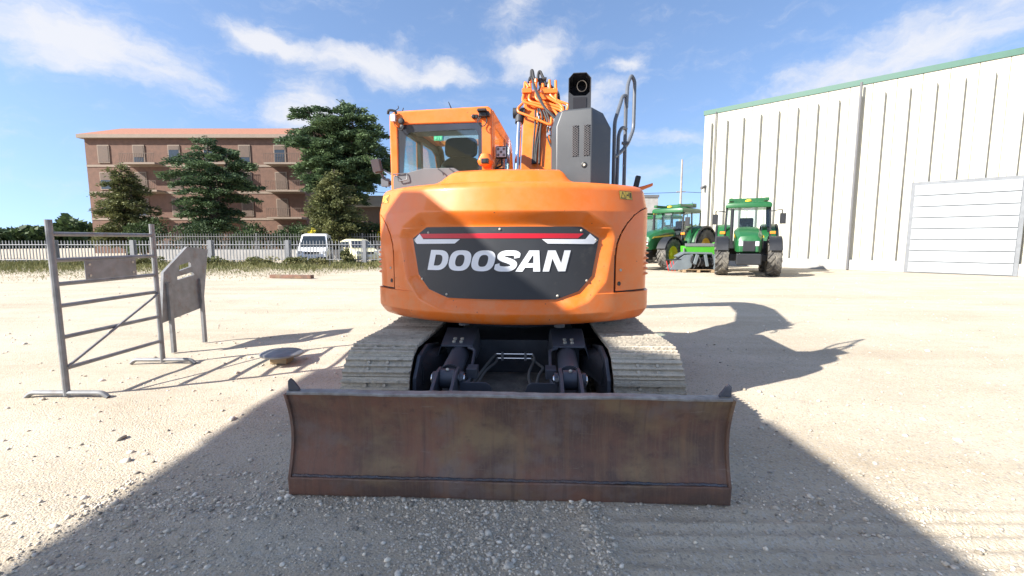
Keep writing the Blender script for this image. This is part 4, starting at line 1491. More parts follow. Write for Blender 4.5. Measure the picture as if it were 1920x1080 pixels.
mb.build('weld_bead', WELD, blade)
for sg in (-1, 1):
    pf = [(y - .016, z) for y, z in sec] + [(sec[-1][0] + .06, .66), (y0 + .12, .12), (y0 - .01, .0)]
    MB().prism([(y, z) for y, z in pf], (sg * BW, 0, 0), (0, 1, 0), (0, 0, 1), (sg * .018, 0, 0)).build('end_plate', RUST, blade, bevel=.002)
    MB().prism([(0, .0), (.075 * -sg, .0), (.066 * -sg, .02), (.035 * -sg, .062), (.016 * -sg, .078), (0, .06)], (sg * BW, yt + .01, .672), (1, 0, 0), (0, 0, 1), (0, .016, 0)).build('lifting_ear', NAVY, blade, bevel=.003)
    # back stiffener of the blade
MB().bx(-BW + .02, BW - .02, yt + .09, yt + .15, .10, .62).build('back_beam', FRAME, blade)
for sg, cx in ((-1, -.452), (1, .440)):
    arm_ = cpart(MB().prism([(-2.50, .08), (-2.50, .40), (-1.9, .42), (-.7, .40), (-.7, .25), (-1.9, .20)], (cx - .07, 0, 0), (0, 1, 0), (0, 0, 1), (.14, 0, 0)), 'blade_arm', FRAME, bevel=.01)
    # lugs, pin and collars at the blade end
    for dx in (-.070, .064):
        lug = MB().prism([(-2.46, .30), (-2.34, .55), (-2.08, .655), (-1.93, .655), (-1.90, .56), (-2.0, .40), (-2.1, .30)], (cx + dx - .012, 0, 0), (0, 1, 0), (0, 0, 1), (.024, 0, 0)).build('lug', NAVY, arm_, bevel=.004)
    MB().cyl((cx - .125, -2.0, .585), (cx + .125, -2.0, .585), .036).build('pin', CHROME, arm_, bevel=.006)
    MB().cyl((cx - .115, -2.0, .585), (cx - .085, -2.0, .585), .052).cyl((cx + .082, -2.0, .585), (cx + .115, -2.0, .585), .052).cyl((cx - .055, -2.0, .585), (cx + .05, -2.0, .585), .072).build('collar', NAVY, arm_, bevel=.005)
    MB().lathe([(.016, 0), (.016, .012), (.001, .013)], (cx - sg * .098, -2.05, .60), (0, -1, .2), 6).build('lock_bolt', GREYLT, arm_)
    # cylinder under a half-round guard
    p0, p1 = Vector((cx + sg * .035, -1.16, .588)), Vector((cx, -2.0, .585))
    d = (p1 - p0).normalized()
    cyb = cpart(MB().cyl(p0, p0.lerp(p1, .86), .066, n=24), 'blade_cylinder', NAVY)
    MB().cyl(p0.lerp(p1, .84), p1, .04).build('rod', NAVY, cyb)
    MB().lathe([(.012, 0), (.012, .01), (.004, .016)], p1 + Vector((0, -.03, .072)), (0, -.3, 1), 8).build('grease_nipple', STEEL, cyb)
    rows = []
    q0, q1 = p0.lerp(p1, .08), p0.lerp(p1, .88)
    for t in (0, .33, .66, 1):
        c = q0.lerp(q1, t)
        rows.append([c + Vector((math.cos(a) * .082, 0, math.sin(a) * .085 - .005)) for a in np.linspace(R(-8), R(188), 19)])
    gd = MB().grid(rows)
    rows2 = [[c + (c - q0.lerp(q1, i / 3)).normalized() * -.006 for c in r] for i, r in enumerate(rows)]
    gd.grid(rows2).grid([rows[-1], rows2[-1]]).grid([[r[0] for r in rows], [r[0] for r in rows2]]).grid([[r[-1] for r in rows], [r[-1] for r in rows2]])
    gd.build('cylinder_guard', NAVY, cyb, smooth=30)
    xs = cx - sg * .135
    MB().bx(xs - .035, xs + .05, -1.80, -1.66, .52, .60).build('valve_box', NAVY, cyb, bevel=.006)
    MB().tube(fillet([(cx - sg * .06, -1.35, .66), (cx - sg * .125, -1.42, .66), (cx - sg * .13, -1.70, .57)], .05), .013, 8).tube(fillet([(xs, -1.75, .53), (xs + sg * .01, -1.84, .51), (cx - sg * .06, -1.90, .53)], .03), .013, 8).build('feed_pipe', NAVY, cyb)
    MB().prism([(0, .30), (-sg * .235, .30), (-sg * .24, .50), (-sg * .22, .555), (-sg * .19, .575), (0, .575)], (cx - sg * .09, -2.05, 0), (1, 0, 0), (0, 0, 1), (0, .012, 0)).build('hose_shield', NAVY, cyb, bevel=.003)
    # bracket cover bolted over the top pin
    c0 = cx + sg * .045
    top = [(-.125, .0), (.125, .0)]
    rows = [[Vector((c0 + dx, y, z)) for dx, y, z in r] for r in (
        [(-.175, -.98, .60), (-.150, -.98, .765), (.150, -.98, .765), (.175, -.98, .60)],
        [(-.175, -1.36, .575), (-.138, -1.36, .682), (.138, -1.36, .682), (.175, -1.36, .575)])]
    cb = MB().grid(rows)
    r2 = [[p + Vector((0, 0, -.012)) for p in r] for r in rows]
    cb.grid(r2).grid([rows[1], r2[1]]).grid([rows[0], r2[0]]).grid([[rows[0][0], rows[1][0]], [r2[0][0], r2[1][0]]]).grid([[rows[0][3], rows[1][3]], [r2[0][3], r2[1][3]]])
    cvr = cpart(cb, 'pin_cover', NAVY, smooth=20)
    for dx in (-.032, .032):
        for yy, zz in ((-1.30, .697), (-1.24, .710)):
            MB().lathe([(.017, 0), (.017, .012), (.001, .013)], (c0 + dx, yy, zz), (0, -.2, 1), 6).build('bolt', STEEL, cvr)
    cpart(MB().bx(c0 - .10, c0 + .10, -1.25, -.95, .35, .70), 'pin_bracket', FRAME)

# never deeper than thing > part > sub-part
for part in [o for o in bpy.data.objects if o.parent == exc]:
    for sub in [o for o in bpy.data.objects if o.parent == part]:
        for deep in [o for o in bpy.data.objects if o.parent == sub]:
            deep.parent = part
# ------------------------------------------------------------------ added canopy out of view, left of the camera, shaped to shade the blade
CREAM = mat('cream_concrete_panel', (0.49, 0.465, 0.375), 0.8, var=0.08, vscale=2.5, dirt=(0.42, 0.38, 0.30), dirt_amt=0.22, dirt_scale=3, bump=0.1, bscale=30, stretch=(1, 1, .07))
GREENCAP = mat('green_flashing', (0.03, 0.10, 0.07), 0.5, var=0.1)
CONC = mat('grey_concrete', (0.33, 0.32, 0.30), 0.9, var=0.15, vscale=1.5, bump=0.2, bscale=20)
cn = thing('shade_canopy', 'unseen canopy added behind the camera to shade the blade', 'canopy', (-6, 0, 0))
prof = [(-22, 5.45), (-22, 6.24), (-.18, 6.24), (.22, 5.90), (.85, 5.86), (1.15, 5.95), (1.50, 5.95), (1.78, 5.80), (1.95, 5.45)]  # edge outline stepped to give the wanted shadow line
MB().prism(prof, (0, 0, 0), (0, 1, 0), (0, 0, 1), (-3.75, 0, 0)).build('roof_slab', CREAM, cn)
for y in (-1.2, -7.5, -14, -20.5):
    MB().bx(-2.1, -1.8, y - .15, y + .15, 0, 5.45).build('column', CONC, cn)

# ------------------------------------------------------------------ white hall on the right
hall = thing('warehouse', 'tall cream panel warehouse with green roof edge behind the tractors', 'building', (12.45, 30, 0), R(-45))
HLEN, HH = 27.0, 9.75
MB().bx(0.0, HLEN, .06, 18, 0, HH - .05).build('wall_core', CREAM, hall)
npan = int(HLEN / .95)
pl_ = MB().bx(-.02, HLEN, -.26, -.001, 0, .55).build('plinth', CONC, hall)
for x in (8.1, 15.7, 23.3):
    MB().tube([(x, -.3, HH - .1), (x, -.3, .05)], .06, 8).build('downpipe', GREYLT, hall)
dr = MB().bx(10.4, 14.2, -.30, -.262, .0, 4.4).build('sectional_door', mat('door_frame_grey', (.16, .17, .18), .5), hall)
for k in range(8):
    MB().bx(10.55, 14.05, -.34, -.301, .04 + k * .53, .53 + k * .53).build('door_section', mat('door_section_grey', (.30, .32, .33), .5, var=.05) if 'door_section_grey' not in bpy.data.materials else bpy.data.materials['door_section_grey'], dr, bevel=.01)
pan_me = MB().bx(.012, .938, 0, .08, 0, HH - .02).mesh('wall_panel', CREAM)
rib_me = MB().prism([(.10, 0), (.13, -.20), (.40, -.20), (.43, 0)], (0, 0, 0), (1, 0, 0), (0, 1, 0), (0, 0, HH - .75)).mesh('wall_rib', mat('rib_shade_grey', (.40, .395, .36), .85, var=.06))  # ribs coloured greyer to stand in for shaded recesses
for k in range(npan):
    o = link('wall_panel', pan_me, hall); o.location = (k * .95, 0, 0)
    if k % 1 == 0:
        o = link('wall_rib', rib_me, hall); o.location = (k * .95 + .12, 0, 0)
MB().bx(-.06, HLEN, -.05, .12, HH - .16, HH + .12).bx(-.06, .02, .12, 18, HH - .16, HH + .12).build('roof_edge', GREENCAP, hall)
MB().tube([(.75, -.12, HH - .1), (.75, -.12, 0)], .035, 6).build('downpipe', GREYLT, hall)
wc = MB().box((.25, -.35, 5.0), (.16, .4, .16), Matrix.Rotation(R(25), 3, 'X') @ Matrix.Rotation(R(-20), 3, 'Z')).build('wall_camera', GREYLT, hall, bevel=.02)
MB().tube([(.25, 0, 5.15), (.25, -.3, 5.12)], .03, 6).build('camera_arm', GREYLT, wc)

# ------------------------------------------------------------------ tractors
JG = mat('green_tractor_paint', (0.011, 0.095, 0.026), 0.4, var=0.12, coat=.25, dirt=(.16, .15, .09), dirt_amt=.15, dirt_scale=3)
LG = mat('lime_paint', (0.075, 0.38, 0.03), 0.4, var=0.06, coat=.2)
YEL = mat('yellow_rim_paint', (0.70, 0.47, 0.03), 0.4, var=0.06)
TYRE = mat('dusty_tyre', (0.055, 0.052, 0.048), 0.85, var=0.3, vscale=3, dirt=(0.24, 0.22, 0.18), dirt_amt=0.5, dirt_scale=3)
WOOD = mat('pallet_wood', (0.34, 0.24, 0.14), 0.85, var=0.25, vscale=8, stretch=(1, 6, 6))
AMBER = mat('amber_lens', (0.7, 0.22, 0.02), 0.3)
STEELGREY = mat('slate_blue_implement_paint', (0.13, 0.155, 0.17), 0.45, var=0.1)


def wheel(parent, loc, r, w, rim_r, nl, out):
    """tyre with chevron lugs, dished rim; axis along local y, out = +1/-1 the outer side"""
    h = w / 2
    prof = [(rim_r, -h * .78), (rim_r + .05, -h * .95), (r * .80, -h), (r * .93, -h * .96), (r * .95, -h * .6), (r * .955, 0), (r * .95, h * .6), (r * .93, h * .96), (r * .80, h), (rim_r + .05, h * .95), (rim_r, h * .78)]
    wmb = MB().lathe(prof, loc, (0, 1, 0), 40, closed=True)
    ty = wmb.build('wheel', TYRE, parent)
    lug = MB()
    for k in range(nl):
        for sg in (-1, 1):
            a0 = 2 * math.pi * (k + (.5 if sg > 0 else 0)) / nl
            for q in range(4):
                f0, f1 = q / 4, (q + 1) / 4
                def pt(f, rr, da):
                    a = a0 + da - f * (2 * math.pi / nl) * 1.15
                    return Vector((loc[0] + rr * math.cos(a), loc[1] + sg * h * (.03 + .97 * f), loc[2] + rr * math.sin(a)))
                ro0, ro1 = (r, r) if f1 < .9 else (r, r * .985)
                wd = .32 * 2 * math.pi / nl
                vs = [pt(f0, r * .93, 0), pt(f0, r * .93, wd), pt(f0, ro0, wd * .85), pt(f0, ro0, wd * .15), pt(f1, r * .90, 0), pt(f1, r * .90, wd), pt(f1, ro1, wd * .85), pt(f1, ro1, wd * .15)]
                lug.add(vs, [(0, 1, 2, 3), (4, 5, 6, 7), (0, 1, 5, 4), (1, 2, 6, 5), (2, 3, 7, 6), (3, 0, 4, 7)])
    tag(lug.build('tread_lugs', TYRE, ty, smooth=0), kind='stuff')
    MB().lathe([(rim_r, -out * h * .75), (rim_r, out * h * .72), (rim_r * .9, out * h * .5), (rim_r * .75, out * h * .15), (rim_r * .3, out * h * .1), (.10, out * h * .35), (.02, out * h * .38)], loc, (0, 1, 0), 28).build('rim', YEL, ty)
    return ty


def make_tractor(label, group):
    t = thing('tractor', label, 'tractor', group=group)
    FX, RX, FT, RT_ = 1.45, -1.20, .86, .88
    for sg in (-1, 1):
        wheel(t, (FX, sg * FT, .70), .70, .46, .37, 17, sg)
        wheel(t, (RX, sg * RT_, .93), .93, .58, .50, 19, sg)
        # rear fender
        rows = []
        for a in np.linspace(R(5), R(165), 15):
            rows.append([Vector((RX + rr * math.cos(a), sg * yy, .95 + rr * math.sin(a))) for rr, yy in ((.99, .55), (1.04, .58), (1.06, .80), (1.05, 1.05), (1.0, 1.10))])
        MB().grid(rows).build('fender', JG, t)
        MB().tube([Vector((RX + 1.02 * math.cos(a), sg * 1.12, .95 + 1.02 * math.sin(a))) for a in np.linspace(R(5), R(165), 15)], .05, 6).build('fender_edge', BLACK, t)
        rows = [[Vector((FX + .78 * math.cos(a), sg * yy, .70 + .78 * math.sin(a))) for yy in (.66, 1.08)] for a in np.linspace(R(20), R(165), 11)]
        MB().grid(rows).build('mudguard', BLACK, t)
        # cab posts
        for (x0, z0, x1, z1) in ((.42, 1.35, .25, 2.62), (-.45, 1.3, -.42, 2.62), (-1.12, 1.6, -1.22, 2.62)):
            MB().tube([(x0, sg * .80, z0), (x1, sg * .76, z1)], .04, 6).build('cab_post', BLACK, t)
        MB().prism([(.40, 1.2), (.24, 2.6), (-.40, 2.6), (-.44, 1.1)], (0, sg * .785, 0), (1, 0, 0), (0, 0, 1), (0, .01, 0)).build('door_glass', GLASS, t, smooth=0)
        MB().prism([(-.48, 1.75), (-.44, 2.6), (-1.18, 2.6), (-1.12, 1.85)], (0, sg * .785, 0), (1, 0, 0), (0, 0, 1), (0, .01, 0)).build('quarter_glass', GLASS, t, smooth=0)
        for x in (.33,):
            MB().box((x + .02, sg * .55, 2.66), (.05, .22, .09)).build('roof_lamp', LAMP, t, bevel=.02)
            MB().box((x + .02, sg * .28, 2.66), (.05, .16, .08)).build('roof_lamp', LAMP, t, bevel=.02)
        MB().tube(fillet([(.40, sg * .80, 2.45), (.62, sg * 1.15, 2.5), (.62, sg * 1.15, 2.35)], .08), .018, 6).box((.62, sg * 1.17, 2.15), (.06, .2, .4)).build('mirror', BLACK, t)
        MB().box((.47, sg * .88, 1.62), (.06, .2, .11)).build('indicator', AMBER, t, bevel=.02)
        MB().box((2.32, sg * .24, 1.20), (.06, .18, .18)).build('headlamp', LAMP, t, bevel=.03)
        MB().prism([(.45, 1.15), (1.0, 1.12), (1.0, 1.48), (.45, 1.50)], (0, sg * .455, 0), (1, 0, 0), (0, 0, 1), (0, sg * .01, 0)).build('side_grille', BLACK, t)
        MB().prism([(.45, 1.60), (2.1, 1.48), (2.22, 1.40), (2.1, 1.42), (.45, 1.53)], (0, sg * .462, 0), (1, 0, 0), (0, 0, 1), (0, sg * .006, 0)).build('yellow_band', YEL, t)
    # hood lofted along x
    rings = []
    for x, zt, zb, w in ((.42, 1.86, 1.02, .47), (1.2, 1.80, 1.0, .46), (1.9, 1.66, .92, .44), (2.22, 1.50, .88, .38), (2.33, 1.30, .90, .30)):
        rings.append([Vector((x, -w, zb)), Vector((x, -w, zt - .16)), Vector((x, -w * .72, zt - .02)), Vector((x, 0, zt)), Vector((x, w * .72, zt - .02)), Vector((x, w, zt - .16)), Vector((x, w, zb))])
    MB().loft(rings).build('hood', JG, t, bevel=.03)
    MB().bx(2.26, 2.36, -.2, .2, .92, 1.30).build('front_grille', BLACK, t, bevel=.02)
    MB().bx(-1.6, 2.0, -.28, .28, .62, 1.02).bx(1.30, 1.6, -.7, .7, .55, .80).bx(-1.4, -1.0, -.7, .7, .70, 1.15).build('chassis', BLACK, t, bevel=.03)
    MB().bx(2.0, 2.6, -.4, .4, .45, .85).build('front_weight', BLACK, t, bevel=.04)
    MB().bx(-1.1, .42, -.72, .72, 1.0, 1.3).build('cab_floor', BLACK, t)
    MB().prism([(.43, 1.85), (.27, 2.6), (.26, 2.6), (.42, 1.85)], (0, -.76, 0), (1, 0, 0), (0, 0, 1), (0, 1.52, 0)).build('windscreen', GLASS, t, smooth=0)
    MB().bx(.27, .30, -.18, .18, 2.5, 2.58).build('sun_strip', WHITE, t)
    st_ = cushion(0, 0, .5, .6, 0, .14)
    MB().bx(-.75, -.25, -.27, .27, 1.55, 1.68).bx(-.85, -.72, -.26, .26, 1.65, 2.25).build('seat', FOAM, t, bevel=.05)
    MB().lathe([(.19, -.012), (.21, 0), (.19, .012)], (.05, 0, 1.95), (-.5, 0, 1), 20, closed=True).tube([(.05, 0, 1.95), (.25, 0, 1.5)], .03, 6).build('steering_wheel', BLACK, t)
    rf = MB().loft([[Vector((x * s, y * s, z)) for x, y in ((.42, -.80), (.50, -.5), (.50, .5), (.42, .80), (-1.2, .80), (-1.3, .5), (-1.3, -.5), (-1.2, -.80))] for z, s in ((2.60, 1.0), (2.70, 1.02), (2.78, .98), (2.82, .88))]).build('roof', JG, t, bevel=.02)
    MB().lathe([(.12, 0), (.12, .05), (.05, .09), (.001, .09)], (.2, 0, 2.85), (0, 0, 1), 16).build('gps_receiver', YEL, rf)
    MB().tube([(-.9, .5, 2.8), (-.9, .5, 3.15)], .012, 6).build('aerial', BLACK, rf)
    # front loader frame lying over the roof line as carried on this machine
    MB().bx(-.9, .45, -.70, -.55, 2.86, 2.98).bx(-.9, .45, .55, .70, 2.86, 2.98).bx(-.95, -.6, -.7, .7, 2.86, 3.05).build('roof_rack', JG, rf, bevel=.02)
    MB().tube([(.75, .49, 1.0), (.75, .49, 1.4)], .07, 8).bx(-.5, .3, .80, .98, .7, .78).bx(-.4, .2, .82, .98, .4, .47).bx(-.45, .35, .45, .8, .62, 1.05).build('step_and_tank', BLACK, t, bevel=.02)
    MB().tube([(.60, -.56, 1.3), (.60, -.56, 2.55)], .06, 10).build('exhaust_pipe', BLACK, t)
    return t


GT = 'green tractors parked by the warehouse'
tr1 = make_tractor('green tractor with glazed cab parked beside the orange excavator', GT)
tr1.location = (9.12, 25.9, 0)
tr1.scale = (1.2, 1.2, 1.2)
tr1.rotation_euler.z = math.atan2(-.625, -.78)
tr2 = copy_tree(tr1)
tag(tr2, 'green tractor on the right facing the camera in front of the warehouse', 'tractor', GT)
tr2.location = (11.38, 21.94, 0)
tr2.rotation_euler.z = math.atan2(-.9, -.42)
tr3 = copy_tree(tr1)
tag(tr3, 'green tractor farthest back, mostly hidden behind another tractor', 'tractor', GT)
tr3.location = (10.6, 33.0, 0)
tr3.rotation_euler.z = R(-155)

# ------------------------------------------------------------------ implements in front of the tractor
IP = Vector((9.05, 22.7, 0))
pal = thing('pallet', 'wooden pallet under the grey implement by the tractor', 'pallet', IP + Vector((.25, 0, 0)), R(-6))
for k in range(5):
    MB().bx(-.75, .75, -.5 + k * .22, -.36 + k * .22, .118, .14).build('plank', WOOD, pal)
for k in range(3):
    MB().bx(-.75 + k * .68, -.61 + k * .68, -.5, .52, .002, .02).bx(-.75 + k * .68, -.61 + k * .68, -.5, -.38, .02, .117).bx(-.75 + k * .68, -.61 + k * .68, -.05, .08, .02, .117).bx(-.75 + k * .68, -.61 + k * .68, .4, .52, .02, .117).build('stringer', WOOD, pal)
im = thing('mulcher', 'slate grey mulcher attachment standing on the wooden pallet', 'implement', IP + Vector((0, 0, .142)), R(-6))
sp = [(-1.15, -.02), (-.75, .48), (-.45, .72), (-.05, .76), (.0, .60), (-.1, .1), (-.35, -.02)]
for y in (-.42, .40):
    MB().prism(sp, (0, y, 0), (1, 0, 0), (0, 0, 1), (0, .05, 0)).build('side_plate', STEELGREY, im, bevel=.01)
MB().prism([(-.78, .66), (-.45, .86), (.9, .84), (1.05, .55), (1.0, .50), (.88, .76), (-.43, .78), (-.74, .60)], (0, -.36, 0), (1, 0, 0), (0, 0, 1), (0, .72, 0)).build('hood_plate', STEELGREY, im, bevel=.008)
MB().lathe([(.05, -.6), (.24, -.58), (.28, -.2), (.26, .2), (.24, .58), (.05, .6)], (.45, -.05, .36), (1, 0, 0), 20).build('rotor_drum', BLACK, im)
mb = MB()
for k in range(26):
    a = k * 2.4
    mb.box((-.05 + k * .04, -.05 + .29 * math.cos(a), .36 + .29 * math.sin(a)), (.05, .09, .09), Matrix.Rotation(a, 3, 'X'))
tag(mb.build('rotor_teeth', FRAME, im), kind='stuff')
MB().bx(1.0, 1.05, -.42, .42, .0, .75).build('end_plate', STEELGREY, im, bevel=.01)
MB().box((.1, -.45, .5), (.16, .1, .5), Matrix.Rotation(R(15), 3, 'Y')).box((.6, -.43, .45), (.14, .1, .6), Matrix.Rotation(R(-12), 3, 'Y')).build('hitch_arm', STEELGREY, im, bevel=.02)
mb = MB().tube(spline([(-.1, -.45, .7), (-.15, -.5, .4), (.05, -.5, .2), (.0, -.48, .05)]), .03, 7).tube(spline([(.2, -.45, .7), (.3, -.52, .45), (.2, -.5, .15)]), .03, 7)
mb.build('hydraulic_hose', RUBBER, im)
for k, x in enumerate((-1.3, -1.12, -.98)):
    MB().tube([(x, -.40, .42), (x + .12, -.40, -.1)], .018, 6).build('red_bar', mat('red_bar_paint', (.55, .02, .02), .5) if 'red_bar_paint' not in bpy.data.materials else bpy.data.materials['red_bar_paint'], im)
MB().tube([(-.6, -.40, .50), (-1.35, -.40, .46)], .035, 6).build('tow_bar', BLACK, im)
gm = thing('seed_box', 'lime green implement with raised side plate behind the grey mulcher', 'implement', (9.75, 23.5, 0), R(-4))
MB().prism([(-.40, .35), (-.48, 1.25), (.35, 1.30), (.35, .35)], (-.85, 0, 0), (0, 1, 0), (0, 0, 1), (1.55, 0, 0)).build('hopper', LG, gm, bevel=.02)
MB().box((-.08, -.47, 1.35), (1.56, .05, .16), Matrix.Rotation(R(-12), 3, 'X')).build('perforated_lip', GREYLT, gm, bevel=.01)
MB().prism([(.10, .5), (.0, .9), (.05, 1.45), (.38, 1.55), (.40, 1.45), (.25, .6)], (.72, -.55, 0), (1, 0, 0), (0, 0, 1), (0, .9, 0)).build('side_plate', LG, gm, bevel=.03)
for k in range(7):
    MB().box((-.65 + k * .2, -.50, .84), (.12, .14, .13)).build('meter_unit', LG, gm, bevel=.02)
for x in (-.92, .66):
    MB().tube(fillet([(x, -.50, 1.2), (x, -.56, .8), (x + .12, -.52, .35)], .1), .04, 7).build('support_tube', GREYLT, gm)
MB().bx(-.85, .7, -.3, .3, 0, .36).build('base_frame', BLACK, gm, bevel=.02)

# ------------------------------------------------------------------ poles and wire
POLE = mat('weathered_pole', (0.30, 0.27, 0.24), 0.8, var=0.15)
p1_ = thing('utility_pole', 'plain thin utility pole rising above the tractor cab', 'pole', (18.5, 50, 0))
MB().tube([(0, 0, 0), (0, 0, 10.3)], .15, 8, .10).build('shaft', POLE, p1_)
MB().bx(-.5, .5, -.05, .05, 6.8, 6.9).build('crossarm', POLE, p1_)
p2_ = thing('street_lamp', 'slim street lamp close to the left corner of the warehouse', 'street lamp', (20.75, 50, 0))
MB().tube([(0, 0, 0), (0, 0, 10.1)], .09, 8, .06).build('shaft', GREYLT, p2_)
MB().tube([(0, 0, 10.05), (.9, -.2, 10.2)], .05, 6).build('bracket_arm', GREYLT, p2_)
MB().box((1.1, -.25, 10.22), (.6, .25, .12)).build('lamp_head', GREYLT, p2_, bevel=.03)
wv_ = [Vector((x, 50, 6.85 - .35 * (1 - ((x - 2) / 18) ** 2 if x < 20 else 0))) for x in np.linspace(-15, 18.5, 30)]
w_ = MB().tube(wv_, .025, 4).build('overhead_wire', BLACK)
tag(w_, 'thin overhead wire running to the utility pole', 'wire')
w2 = MB().tube([Vector((18.5 + 16 * s, 50 - 4 * s, 6.85 - .4 * math.sin(math.pi * s))) for s in np.linspace(0, 1, 12)], .025, 4).build('overhead_wire', BLACK)
tag(w2, 'short overhead wire from the utility pole behind the warehouse', 'wire')
sh = thing('shed', 'small grey flat-roofed shed behind the tractors', 'building', (17.6, 58, 0))
MB().bx(-3.2, 1.0, 0, 5, 0, 7.0).build('wall', CONC, sh)
MB().bx(-3.3, 1.1, -.1, 5.1, 7.0, 7.3).build('roof', GREYLT, sh)

# ------------------------------------------------------------------ left: fence
GALV = mat('galvanised_fence', (0.21, 0.215, 0.22), 0.6, metal=.1, var=0.1)
DARKF = mat('dark_fence_paint', (0.10, 0.10, 0.10), 0.6, var=0.15)


def fence(label, x0, x1, y, slope, h, base, sp, m, post_every, pw, pr, grp, z0=.25):
    f = thing('fence', label, 'fence', (0, y, 0), 0, grp)
    n = int((x1 - x0) / sp)
    pk = MB().bx(-pr, pr, -.02, .02, z0, h - .06).prism([(-pr, h - .06), (pr, h - .06), (0, h)], (0, -.02, 0), (1, 0, 0), (0, 0, 1), (0, .04, 0)).mesh('picket', m, 0)
    ps = MB().bx(-pw, pw, -pw, pw, 0, h + .02).mesh('post', m, 0)
    for k in range(n + 1):
        x = x0 + k * sp
        if k % post_every == 0:
            o = link('post', ps, f)
        else:
            o = link('picket', pk, f)
        o.location = (x, slope * (x + 11), 0)
    for z in (z0 + .12, h - .28):
        MB().tube([(x0, -.03 + slope * (x0 + 11), z), (x1, -.03 + slope * (x1 + 11), z)], .028, 6).build('rail', m, f)
    MB().prism([(x0, slope * (x0 + 11) - .12), (x1, slope * (x1 + 11) - .12), (x1, slope * (x1 + 11) + .12), (x0, slope * (x0 + 11) + .12)], (0, 0, 0), (1, 0, 0), (0, 1, 0), (0, 0, base)).build('plinth', CONC, f)
    return f


fence('grey steel picket fence between the yard and the parked vans', -33.3, -3.3, 28.4, .015, 1.58, .16, .2, GALV, 24, .11, .021, 'picket fences')
fence('dark picket fence behind the parked vehicles in front of the hedge', -30, -6, 37.5, 0.0, 2.15, .8, .22, DARKF, 40, .06, .02, 'picket fences', z0=.7)

# ------------------------------------------------------------------ cars behind the fence
VWHITE = mat('white_car_paint', (0.78, 0.78, 0.77), 0.25, var=0.03, coat=.5)
VCREAM = mat('pale_yellow_car_paint', (0.74, 0.69, 0.44), 0.28, var=0.03, coat=.5)


